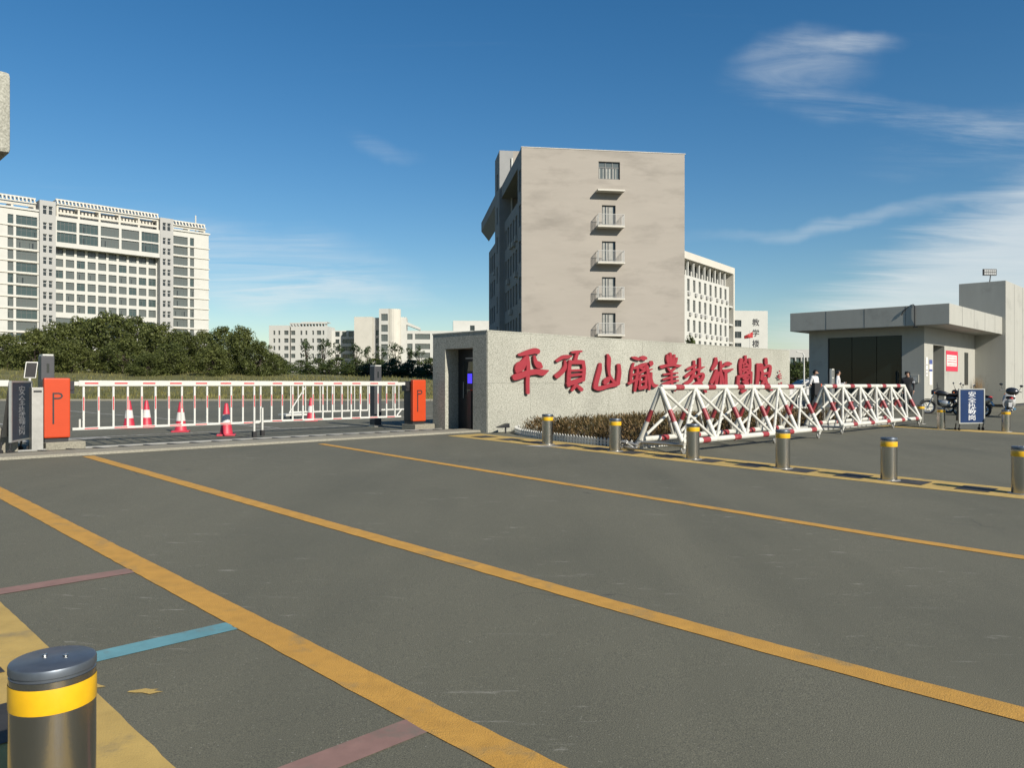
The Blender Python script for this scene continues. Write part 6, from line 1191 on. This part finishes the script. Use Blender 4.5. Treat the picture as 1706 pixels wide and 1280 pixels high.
# ---------------------------------------------------------------- white car behind the wall end
def car(label, loc, rz):
    t = thing('car', label, 'car', loc, rz)
    mat('car_white', (.62, .62, .60), .3, var=.03, coat=.6)
    L_, W = 4.6, 1.78
    prof = [(-2.3, .30), (-2.28, .62), (-2.2, .80), (-1.35, .92), (-.55, 1.40), (-.2, 1.47), (.65, 1.47), (1.05, 1.40), (1.75, 1.02), (2.15, .98), (2.28, .80), (2.3, .32)]
    def half(z): return W / 2 * (1 - .16 * max(0, (z - .95) / .52)) 
    n = len(prof); vs = []; cols_ = (-1, -.86, 0, .86, 1)
    for x, z in prof:
        for k in cols_: vs.append((x, k * half(z), z - (.05 if abs(k) == 1 and z > .5 else 0)))
    fs = [(i * 5 + k, i * 5 + k + 1, (i + 1) * 5 + k + 1, (i + 1) * 5 + k) for i in range(n - 1) for k in range(4)]
    low = [(-2.3, .30), (2.3, .32)]
    for s, k in ((0, 0), (4, 4)):
        poly = [i * 5 + k for i in range(n)]
        fs.append(tuple(poly if s else poly[::-1]))
    fs.append(tuple([0, 1, 2, 3, 4] + [(n - 1) * 5 + k for k in (4, 3, 2, 1, 0)]))
    b = MB(); b.add(vs, fs); b.build('body', 'car_white', t, autosmooth=35)
    MB().quad((-1.30, -.74, .945), (-1.30, .74, .945), (-.60, .68, 1.385), (-.60, -.68, 1.385)).tf(lambda x, y, z: (x - .02, y, z + .02)).build('windscreen', 'glass_dark', t, fix=False)
    MB().quad((1.10, -.66, 1.38), (1.10, .66, 1.38), (1.70, .72, 1.06), (1.70, -.72, 1.06)).tf(lambda x, y, z: (x + .015, y, z + .02)).build('rear_window', 'glass_dark', t, fix=False)
    for s in (-1, 1):
        y = s * (W / 2 + .004)
        sw = [(-1.15, .97), (-.5, 1.33), (-.2, 1.38), (.65, 1.38), (1.0, 1.32), (1.5, 1.0)]
        b = MB(); b.add([(x, s * (half(z) + .006), z - .03) for x, z in sw], [tuple(range(6)) if s < 0 else tuple(range(5, -1, -1))]); b.build('side_window', 'glass_dark', t)
        for x in (-1.42, 1.38):
            w = MB().lathe([(.19, -.1), (.31, -.1), (.32, -.07), (.32, .07), (.31, .1), (.19, .1)], 22, c=(x, s * .80, .32), axis='y').build('tyre', 'black_rubber', t)
            MB().lathe([(.01, -.06), (.19, -.09), (.19, .09), (.01, .06)], 16, c=(x, s * .80, .32), axis='y').build('rim', 'steel_dull', w)
        MB().box(-2.27, -2.1, s * .62 - .16, s * .62 + .16, .60, .72).build('headlight', 'glass_grey', t, bevel=.02)
        MB().box(-.98, -.82, s * .98 - .09, s * .98 + .09, .95, 1.07).build('mirror', 'car_white', t, bevel=.02)
    return t
car('white car half hidden beyond the end of the name wall', (22.3, 58.0, .28), radians(8))

# ---------------------------------------------------------------- people
def person(label, loc, rz, P, R, zones, mats, hair, extra=None):
    """one continuous skinned body; P joint positions, R radii; zones give each height/limb band its material"""
    names = list(P); idx = {k: i for i, k in enumerate(names)}
    E_ = [('pelvis', 'waist'), ('waist', 'chest'), ('chest', 'neck'), ('neck', 'head'), ('head', 'crown'),
          ('chest', 'shL'), ('shL', 'elL'), ('elL', 'wrL'), ('wrL', 'haL'), ('chest', 'shR'), ('shR', 'elR'), ('elR', 'wrR'), ('wrR', 'haR'),
          ('pelvis', 'hipL'), ('hipL', 'knL'), ('knL', 'anL'), ('anL', 'toL'), ('pelvis', 'hipR'), ('hipR', 'knR'), ('knR', 'anR'), ('anR', 'toR')]
    me = bpy.data.meshes.new('body'); me.from_pydata([P[k] for k in names], [(idx[a], idx[b]) for a, b in E_], [])
    o = bpy.data.objects.new('body', me); C.objects.link(o)
    sk = o.modifiers.new('skin', 'SKIN'); sd = o.modifiers.new('sub', 'SUBSURF'); sd.levels = sd.render_levels = 2
    for k, sv in zip(names, me.skin_vertices[0].data): sv.radius = R[k]; sv.use_root = (k == 'pelvis')
    dg = bpy.context.evaluated_depsgraph_get(); dg.update()
    m2 = bpy.data.meshes.new_from_object(o.evaluated_get(dg)); bpy.data.objects.remove(o)
    m2.materials.clear()
    for m in mats: m2.materials.append(MATS[m])
    for p in m2.polygons: p.material_index = zones(p.center); p.use_smooth = True
    t = thing('person', label, 'person', loc, rz)
    link('body', m2, t)
    hx, hy, hz = P['head']
    hb = MB(); nn = 14; prof = []
    for i in range(8):
        a = i / 7 * pi * .62; prof.append((.108 * sin(a) + .002, .118 * cos(a)))
    hb.lathe(prof[::-1], nn, c=(hx, hy + .010, hz + .022)); keep = [f for f in hb.f if not (sum(hb.v[i][1] for i in f) / 4 < hy - .03 and sum(hb.v[i][2] for i in f) / 4 < hz + .075)]; hb.f = keep; hb.m = [0] * len(keep); hb.build('hair', hair, t, smooth=True)
    f = MB()
    f.add([(hx - .012, hy - .088, hz + .02), (hx + .012, hy - .088, hz + .02), (hx + .016, hy - .088, hz - .02), (hx - .016, hy - .088, hz - .02), (hx, hy - .100, hz - .015)], [(0, 1, 4), (1, 2, 4), (2, 3, 4), (3, 0, 4)])
    f.build('nose', 'skin', t)
    for s in (-1, 1):
        MB().lathe([(.001, -.008), (.02, -.006), (.028, 0), (.02, .006), (.001, .008)], 8, c=(hx + s * .09, hy, hz), axis='x').build('ear', 'skin', t)
        MB().box(hx + s * .033 - .012, hx + s * .033 + .012, hy - .094, hy - .086, hz + .018, hz + .03).build('eye', 'black_metal', t)
        # fingers, loosely curled
        k = 'haL' if s < 0 else 'haR'; h = Vector(P[k]); fb = MB()
        for i in range(4): fb.path([h + Vector((0, -.03 + i * .019, -.02)), h + Vector((0, -.032 + i * .019, -.065 + .008 * abs(i - 1.4))), h + Vector((-s * .012, -.03 + i * .019, -.09 + .01 * abs(i - 1.4)))], .0085, 6)
        fb.path([h + Vector((0, -.035, .02)), h + Vector((0, -.06, -.01)), h + Vector((0, -.062, -.04))], .009, 6); fb.build('fingers', 'skin', t)
    return t
mat('skin', (.42, .24, .16), .6, var=.05); mat('hair_black', (.012, .011, .010), .5, var=.2)
mat('shirt_white', (.62, .62, .62), .8, var=.06); mat('cloth_black', (.016, .016, .018), .8, var=.2); mat('cloth_dark', (.03, .03, .035), .8, var=.2); mat('armband', (.62, .09, .02), .6, var=.05)
base = dict(pelvis=(0, 0, .94), waist=(0, .0, 1.08), chest=(0, .0, 1.30), neck=(0, .0, 1.46), head=(0, -.02, 1.58), crown=(0, -.01, 1.66),
            shL=(-.18, 0, 1.38), elL=(-.24, .02, 1.12), wrL=(-.23, -.05, .89), haL=(-.23, -.07, .82), shR=(.18, 0, 1.38), elR=(.24, .02, 1.12), wrR=(.23, -.05, .89), haR=(.23, -.07, .82),
            hipL=(-.09, 0, .88), knL=(-.10, -.02, .49), anL=(-.10, .02, .09), toL=(-.11, -.13, .04), hipR=(.09, 0, .88), knR=(.10, -.02, .49), anR=(.10, .02, .09), toR=(.11, -.13, .04))
rad = dict(pelvis=(.155, .12), waist=(.145, .11), chest=(.165, .125), neck=(.055, .058), head=(.082, .098), crown=(.07, .085), shL=(.07, .075), elL=(.05, .05), wrL=(.035, .035), haL=(.028, .045), shR=(.07, .075), elR=(.05, .05), wrR=(.035, .035), haR=(.028, .045),
           hipL=(.095, .105), knL=(.066, .07), anL=(.05, .055), toL=(.045, .035), hipR=(.095, .105), knR=(.066, .07), anR=(.05, .055), toR=(.045, .035))
def z_walk(c):
    if c.z > 1.475: return 0
    if abs(c.x) > .185 and c.z < 1.12: return 0
    if c.z > .98: return 1
    return 2 if c.z > .1 else 3
def z_guard(c):
    if c.z > 1.475: return 0
    if abs(c.x) > .2 and c.z < .90: return 0
    return 1 if c.z > .1 else 3
def ground_at(px, D): x = (px - 853) / 1290 * D; return (x, D, G(x, D))
P1 = dict(base); P1.update(elL=(-.24, .06, 1.13), wrL=(-.20, -.12, 1.0), haL=(-.19, -.18, .98), elR=(.23, -.02, 1.12), wrR=(.18, -.2, 1.02), haR=(.17, -.26, 1.01), knR=(.10, -.10, .50), anR=(.10, .0, .1), toR=(.11, -.15, .05), knL=(-.10, .02, .49), anL=(-.10, .16, .12), toL=(-.11, .04, .05), head=(0, -.05, 1.575), crown=(0, -.05, 1.655))
person('pedestrian in white shirt and black trousers walking behind the barrier gap', ground_at(1357, 31.0), radians(38), P1, rad, z_walk, ['skin', 'shirt_white', 'cloth_black', 'black_rubber'], 'hair_black')
hb_ = thing('backpack', 'black backpack with an orange panel carried by the white-shirted pedestrian', 'backpack', (ground_at(1360, 30.6)[0], 30.6, G(13, 30.6) + .70), radians(20))
MB().box(-.16, .16, -.1, .1, 0, .5).build('bag', 'cloth_black', hb_, bevel=.04); MB().box(.161, .22, -.08, .08, .02, .46).build('orange_panel', 'armband', hb_, bevel=.02)
P2 = dict(base); P2.update(wrR=(.14, -.22, 1.15), haR=(.10, -.26, 1.2), wrL=(-.16, -.2, 1.1), haL=(-.12, -.25, 1.14))
person('second pedestrian in grey-white top before the gatehouse window', ground_at(1396, 32.2), radians(60), P2, rad, z_walk, ['skin', 'shirt_white', 'cloth_dark', 'black_rubber'], 'hair_black')
P3 = dict(base); P3.update(wrL=(-.19, -.1, .92), haL=(-.17, -.13, .86))
g_ = person('guard in black uniform standing at the gatehouse corner', ground_at(1512, 32.6), radians(-35), P3, rad, z_guard, ['skin', 'cloth_black', 'cloth_black', 'black_rubber'], 'hair_black')
MB().lathe([(.095, 1.64), (.108, 1.67), (.10, 1.70), (.001, 1.715)], 16, c=(0, -.01, 0)).build('cap', 'cloth_black', g_, smooth=True)
MB().box(.19, .27, -.05, .05, 1.22, 1.30).build('arm_badge', 'shirt_white', g_)
tm = thing('turnstile_terminal', 'white framed reader post in front of the gatehouse window', 'terminal', (*ground_at(1386, 33.2)[:2], .22), GT)
MB().box(-.12, -.08, -.05, .05, 0, 1.78).box(.08, .12, -.05, .05, 0, 1.78).box(-.12, .12, -.05, .05, 1.78, 1.83).box(-.08, .08, -.05, .05, 1.42, 1.46).build('frame', 'white_metal', tm); MB().box(-.075, .075, -.03, .03, 1.47, 1.77).build('reader', 'black_metal', tm)

# ---------------------------------------------------------------- motorcycles
mat('moto_black', (.02, .021, .023), .28, var=.15, coat=.5); mat('moto_silver', (.42, .42, .40), .3, .7, var=.1); mat('moto_white', (.55, .55, .53), .35, var=.05, coat=.4); mat('seat_black', (.016, .016, .016), .7, var=.2); mat('chrome', (.6, .6, .58), .12, 1.0, var=.05)
mat('indicator', (.7, .16, .02), .3)
def wheel(t, x, r=.29, w=.05):
    k = MB()
    prof = [(r - .075, -w * .5), (r - .02, -w), (r, -w * .5), (r, w * .5), (r - .02, w), (r - .075, w * .5), (r - .075, -w * .5)]
    k.lathe(prof, 26, c=(x, 0, r), axis='y'); wh = k.build('tyre', 'black_rubber', t, smooth=True)
    rm = MB().lathe([(r - .10, -.025), (r - .074, -.03), (r - .074, .03), (r - .10, .025), (r - .10, -.025)], 22, c=(x, 0, r), axis='y').lathe([(.005, -.05), (.05, -.05), (.05, .05), (.005, .05)], 12, c=(x, 0, r), axis='y')
    for i in range(6): a = i * pi / 3; rm.tube((x, 0, r), (x + cos(a) * (r - .09), 0, r + sin(a) * (r - .09)), .012, n=6)
    rm.build('rim', 'moto_silver', wh)
def loft(t, name, sec, m, n=12):
    """sections (x, z, half width, half height) skinned into a smooth shell"""
    b = MB(); vs = []
    for x, z, w, h in sec:
        for i in range(n): a = 2 * pi * i / n; vs.append((x, w * cos(a), z + h * sin(a)))
    fs = [(k * n + i, k * n + (i + 1) % n, (k + 1) * n + (i + 1) % n, (k + 1) * n + i) for k in range(len(sec) - 1) for i in range(n)] + [tuple(range(n - 1, -1, -1)), tuple(range((len(sec) - 1) * n, len(sec) * n))]
    b.add(vs, fs); return b.build(name, m, t, autosmooth=60)
def moto(label, loc, rz, body, kind='bike', lean=.12):
    t = thing('motorcycle', label, 'motorcycle', loc, rz, 'parked motorcycles by the gatehouse'); t.rotation_euler = (lean, 0, rz)
    r = .29 if kind == 'bike' else .235
    wheel(t, .66, r, .045 if kind == 'bike' else .05); wheel(t, -.64, r, .055)
    for s in (-1, 1): MB().tube((.66, s * .075, r), (.40, s * .075, .92), .022, n=8).build('fork', 'chrome', t)
    MB().path([(.40, 0, .95), (.34, -.18, 1.02), (.22, -.36, 1.0)], .014, 8).path([(.40, 0, .95), (.34, .18, 1.02), (.22, .36, 1.0)], .014, 8).build('handlebar', 'black_metal', t)
    for s in (-1, 1):
        MB().tube((.29, s * .26, 1.01), (.33, s * .33, 1.20), .008, n=6).build('mirror_stem', 'black_metal', t)
        loft(t, 'mirror', [(.315, 1.22, .03, .02), (.33, 1.23, .065, .045), (.345, 1.22, .03, .02)], 'moto_black', 10).location = (0, s * .33, 0)
        MB().tube((.42, s * .10, .86), (.42, s * .18, .86), .022, n=8).build('indicator', 'indicator', t)
        MB().tube((-.64, s * .1, r), (-.42, s * .11, .66), .03, n=8).build('shock_absorber', 'chrome', t)
    hl2 = loft(t, 'headlight', [(.36, .90, .07, .07), (.44, .90, .105, .10), (.52, .89, .10, .095), (.535, .89, .085, .08)], body, 14)
    MB().lathe([(.001, .0), (.075, .004), (.08, -.006)], 14, c=(.538, 0, .89), axis='x').build('lens', 'led', hl2)
    b = MB()
    for s in (-1, 1):
        a0, a1 = radians(20), radians(165); pts = [(.66 + (r + .035) * cos(a0 + (a1 - a0) * k / 8), s * .06, r + (r + .035) * sin(a0 + (a1 - a0) * k / 8)) for k in range(9)]
        b.path(pts, .012, 5)
    for k in range(8):
        a, c = a0 + (a1 - a0) * k / 8, a0 + (a1 - a0) * (k + 1) / 8; q = r + .038
        b.quad((.66 + q * cos(a), -.06, r + q * sin(a)), (.66 + q * cos(c), -.06, r + q * sin(c)), (.66 + q * cos(c), .06, r + q * sin(c)), (.66 + q * cos(a), .06, r + q * sin(a)))
    b.build('front_mudguard', body, t)
    if kind == 'bike':
        loft(t, 'fuel_tank', [(-.08, .80, .07, .06), (.05, .83, .13, .10), (.22, .86, .15, .12), (.34, .86, .10, .09), (.40, .85, .04, .04)], body)
        loft(t, 'engine', [(-.12, .42, .09, .12), (0, .43, .15, .17), (.16, .45, .15, .17), (.28, .52, .08, .10)], 'moto_silver', 10)
        loft(t, 'side_cover', [(-.36, .66, .08, .06), (-.22, .64, .12, .11), (-.06, .64, .12, .10), (.02, .66, .06, .06)], body, 10)
        MB().path([(.30, 0, .80), (.30, 0, .40), (.0, 0, .27), (-.25, 0, .32), (-.64, 0, r)], .03, 8).path([(.36, 0, .85), (-.1, 0, .72), (-.75, 0, .70)], .028, 8).build('frame', 'black_metal', t)
        loft(t, 'seat', [(-.72, .80, .06, .03), (-.60, .81, .12, .05), (-.35, .79, .13, .06), (-.08, .80, .10, .05), (.02, .81, .05, .03)], 'seat_black', 12)
    else:
        loft(t, 'front_shield', [(.28, .55, .20, .28), (.36, .66, .22, .30), (.42, .70, .16, .24), (.46, .72, .05, .12)], body, 14)
        loft(t, 'floor_board', [(-.25, .32, .15, .05), (0, .30, .18, .05), (.30, .33, .15, .06)], 'moto_black', 10)
        loft(t, 'rear_body', [(-.85, .66, .08, .05), (-.62, .58, .17, .16), (-.35, .52, .19, .20), (-.12, .45, .14, .14)], body, 14)
        loft(t, 'seat', [(-.78, .77, .08, .03), (-.55, .77, .15, .05), (-.25, .74, .16, .06), (-.08, .72, .10, .04)], 'seat_black', 12)
        MB().path([(.40, 0, .3), (.36, 0, .9)], .035, 8).build('steering_column', 'black_metal', t)
    MB().tube((.1, -.13, .28), (-.75, -.16, .36), .035, .045, n=12).build('exhaust', 'chrome', t)
    loft(t, 'tail_light', [(-.86, .74, .03, .02), (-.82, .74, .07, .04), (-.74, .75, .06, .03)], 'red_strip', 10)
    b = MB().add([(-.55, -.06, .62), (-.82, -.06, .60), (-.98, -.05, .42), (-.55, .06, .62), (-.82, .06, .60), (-.98, .05, .42)], [(0, 1, 4, 3), (1, 2, 5, 4)]).build('rear_mudguard', body, t)
    MB().path([(-.05, .1, .3), (-.12, .30, .02)], .012, 6).build('side_stand', 'black_metal', t)
    return t
moto('silver and black motorcycle leaning by the gatehouse pillar', ground_at(1577, 31.0), radians(152), 'moto_black')
moto('second dark motorcycle with upright mirrors behind the blue board', ground_at(1606, 31.8), radians(118), 'moto_black')
moto('blue-grey scooter with windscreen mirrors just left of the blue board', ground_at(1618, 30.2), radians(105), 'moto_silver', 'scooter')
m3 = moto('white scooter with dark top box right of the blue board', ground_at(1678, 29.5), radians(60), 'moto_white', 'scooter')
loft(m3, 'top_box', [(-1.05, .98, .10, .06), (-1.0, .99, .2, .13), (-.8, 1.0, .22, .15), (-.62, .99, .2, .13), (-.58, .98, .10, .06)], 'moto_black', 14)
pl_ = thing('dry_bush', 'tuft of dry brown reeds behind the motorcycles', 'plant', at_g(7.9, -.3, .2), 0)
rr = random.Random(6); b = MB()
mat('straw', (.20, .13, .06), .9, var=.3, island=.4)
for i in range(160):
    a = rr.uniform(0, 6.28); sp = rr.uniform(.05, .35); h = rr.uniform(.9, 1.75); x, y = rr.uniform(-.15, .15), rr.uniform(-.15, .15); w = .012
    b.add([(x - w, y, 0), (x + w, y, 0), (x + cos(a) * sp, y + sin(a) * sp, h)], [(0, 1, 2)])
b.build('reeds', 'straw', pl_, fix=False)

# ---------------------------------------------------------------- trees
def leaf_cloud(rnd, clumps, per, size, flat=.5):
    vs, fs = [], []
    for (cx, cy, cz, r) in clumps:
        for _ in range(per):
            while True:
                x, y, z = rnd.uniform(-1, 1), rnd.uniform(-1, 1), rnd.uniform(-1, 1); d = x * x + y * y + z * z
                if .25 < d < 1 or (d <= .25 and rnd.random() < .3): break
            p = Vector((cx + x * r, cy + y * r, cz + z * r * .8))
            n = Vector((x + rnd.uniform(-.7, .7), y + rnd.uniform(-.7, .7), z + rnd.uniform(-.3, .9))).normalized(); a = n.orthogonal().normalized(); c = n.cross(a)
            t = rnd.uniform(0, 6.28); a, c = a * cos(t) + c * sin(t), c * cos(t) - a * sin(t); s = size * rnd.uniform(.6, 1.4)
            o = len(vs); vs += [p - a * s, p - c * s * .5, p + a * s, p + c * s * .5]; fs.append((o, o + 1, o + 2, o + 3))
    return vs, fs
def crown_mesh(seed, n_cl, per, size, spread, z0, z1, m):
    rnd = random.Random(seed); cl = []
    for i in range(n_cl):
        k = rnd.random(); z = z0 + (z1 - z0) * k; env = (sin(pi * min(1, .18 + .80 * k ** .9)) ** .7)
        a = rnd.uniform(0, 6.28); q = spread * env * rnd.uniform(.35, 1.0); cl.append((cos(a) * q, sin(a) * q, z, rnd.uniform(.10, .19) * (1 if k < .85 else .8)))
    vs, fs = leaf_cloud(rnd, cl, per, size); b = MB(); b.v = [tuple(v) for v in vs]; b.f = fs; b.m = [0] * len(fs)
    tb = MB(); tb.tube((0, 0, -.05), (.01, 0, .3), .03, .02, 7)
    for (x, y, z, r) in cl[:14]: tb.tube((.01, 0, .18 + .3 * rnd.random()), (x, y, z), .013, .003, 5)
    return b.mesh('crown', m), tb.mesh('trunk', 'bark')
shrubT = [crown_mesh(s, 95, 85, .024, .62, .03, .95, 'leaf_tree') for s in (21, 22, 23, 24)]
darkT = [crown_mesh(s, 46, 60, .032, .55, .06, .95, 'leaf_dark') for s in (31, 32)]
airyT = [crown_mesh(s, 11, 34, .034, .36, .45, .98, 'leaf_far') for s in (41, 42, 43)]
def tree(label, loc, h, w, kind, k, rz, group, name='tree'):
    cm, tm_ = kind[k % len(kind)]
    t = thing(name, label, 'tree', loc, rz, group); t.scale = (h * w, h * w, h)
    link('crown', cm, t); link('trunk', tm_, t)
    return t
rr = random.Random(77)
spec = [ # px of centre, top y, depth, width factor
 (-45, 560, 98, 1.0), (12, 556, 95, 1.0), (58, 548, 90, .9), (98, 536, 99, .95), (140, 526, 103, .9), (182, 521, 100, .85), (225, 528, 104, .9), (262, 538, 98, .9), (300, 548, 95, .95), (338, 551, 101, .85), (372, 545, 96, .8), (402, 543, 92, .72), (432, 566, 90, .8), (458, 590, 94, 1.0),
 (24, 576, 96, 1.0), (120, 566, 88, 1.1), (205, 560, 90, 1.1), (285, 572, 87, 1.1), (355, 575, 86, 1.0), (78, 584, 94, 1.1), (245, 588, 85, 1.2)]
where = ['at the far left edge', 'left of the camera pillar', 'behind the camera pillar', 'behind the orange cabinet, pale topped', 'under the left stair strip of the office block', 'forming the highest point of the thicket', 'just right of the highest treetop', 'under the right stair strip of the office block', 'below the right end of the office block', 'in the dip of the thicket skyline', 'left of the rounded last treetop', 'with rounded top nearest the gap of sky', 'on the falling right slope of the thicket', 'lowest at the right end of the thicket',
 'in the front row at far left', 'in the front row behind the orange cabinet', 'in the front row under the highest treetop', 'in the front row mid-arm', 'in the front row near the right end', 'low at the foot of the thicket on the left', 'low at the foot of the thicket in the middle']
for i, (px, ty, D, wf) in enumerate(spec):
    x = (px - 853) / 1290 * D; z0 = lawn_z(x, D) - .15; h = 1.4 + (640 - ty) * D / 1290 - z0
    tree('dense green tree of the thicket ' + where[i], (x, D, z0), h, wf, shrubT, i, rr.uniform(0, 6), 'trees of the thicket behind the lawn')
under = ['at the far left', 'behind the camera pillar', 'below the left stair strip', 'below the highest treetop', 'below the right stair strip', 'below the office block end', 'below the dip in the skyline', 'below the rounded treetop', 'at the right foot of the thicket']
for i in range(9):
    px = -40 + i * 60; D = 107; x = (px - 853) / 1290 * D; z0 = lawn_z(x, D) - .2
    tree('broad dark understory bush ' + under[i], (x, D, z0), 3.4, 1.9, darkT, i, rr.uniform(0, 6), 'understory bushes of the thicket', 'shrub')
# dark hedge line in front of the far teaching buildings
rr = random.Random(78)
hp_ = ['beside the thicket end', 'below the slim-windowed wing', 'below the roof pergola', 'below the corridor wing', 'below the blank-walled block', 'below the glazed stair tower', 'below the gallery wing', 'beside the name wall end', 'behind the right barrier cabinet']
for i in range(9):
    px = 470 + i * 31; D = 128 + 6 * (i % 3); x = (px - 853) / 1290 * D; z0 = lawn_z(x, D) - .2; h = 1.4 + (640 - 596 - 4 * rr.random()) * D / 1290 - z0
    tree('dark clipped shrub of the hedge line ' + hp_[i], (x, D, z0), h, 1.9, darkT, i, rr.uniform(0, 6), 'dark shrubs of the hedge line', 'shrub')
for i in range(7):
    px = 515 + i * 33; D = 104 + 3 * (i % 2); x = (px - 853) / 1290 * D; z0 = lawn_z(x, D) - .1; h = 1.4 + (640 - 605 - 3 * rr.random()) * D / 1290 - z0
    tree('low dark bush in front of the hedge, ' + ['first', 'second', 'third', 'fourth', 'fifth', 'sixth', 'seventh'][i] + ' from the thicket', (x, D, z0), h, 2.3, darkT, i + 1, rr.uniform(0, 6), 'low bushes before the hedge', 'shrub')
rr = random.Random(79)
small = [(511, 566, 'below the roof pergola'), (538, 565, 'in front of the pergola wing corner'), (560, 571, 'left of the open corridors'), (593, 572, 'left of the blank wall'), (613, 577, 'in front of the blank wall'), (633, 578, 'beside the shaded stair side'), (659, 571, 'right of the glazed stair tower'), (681, 580, 'before the gallery wing'), (699, 576, 'beside the name wall')]
for i, (px, ty, w) in enumerate(small):
    D = 190 + 7 * (i % 3); x = (px - 853) / 1290 * D; z0 = lawn_z(x, D) - .2; h = 1.4 + (640 - ty) * D / 1290 - z0
    tree('thin young tree ' + w, (x, D, z0), h, .75, airyT, i, rr.uniform(0, 6), 'young trees before the far teaching buildings')
# greenery right of the beige block and behind the wall end
for px, ty, D, wf, lab in ((1150, 562, 110, 1.0, 'dark treetop above the name wall beside the dormitory'), (1326, 604, 90, 1.3, 'low hedge bush beyond the wall end and lamp post'), (1342, 602, 94, 1.3, 'hedge bush directly left of the gatehouse'), (1310, 606, 92, 1.3, 'hedge bush mostly hidden by the wall end')):
    x = (px - 853) / 1290 * D; h = 1.4 + (640 - ty) * D / 1290 - .25
    tree(lab, (x, D, .25), h, wf * (.5 if px == 1150 else 1), darkT, int(px), 1.0, 'trees behind the name wall')
# rough grass on the bank
rr = random.Random(90); gb = MB()
mat('grass_blade', (.10, .115, .028), .9, var=.35, scale=.3, island=.35, col2=(.19, .17, .05))
for i in range(9000):
    y = 52.5 + 42 * rr.random() ** 1.3; x = rr.uniform(-.72 * y, -.09 * y); z = lawn_z(x, y); a = rr.uniform(0, 6.28); h = rr.uniform(.12, .34); w = rr.uniform(.03, .07)
    gb.add([(x - w * cos(a), y - w * sin(a), z - .02), (x + w * cos(a), y + w * sin(a), z - .02), (x + rr.uniform(-.12, .12), y + rr.uniform(-.12, .12), z + h)], [(0, 1, 2)])
stuff(gb.build('grass', 'grass_blade', fix=False))
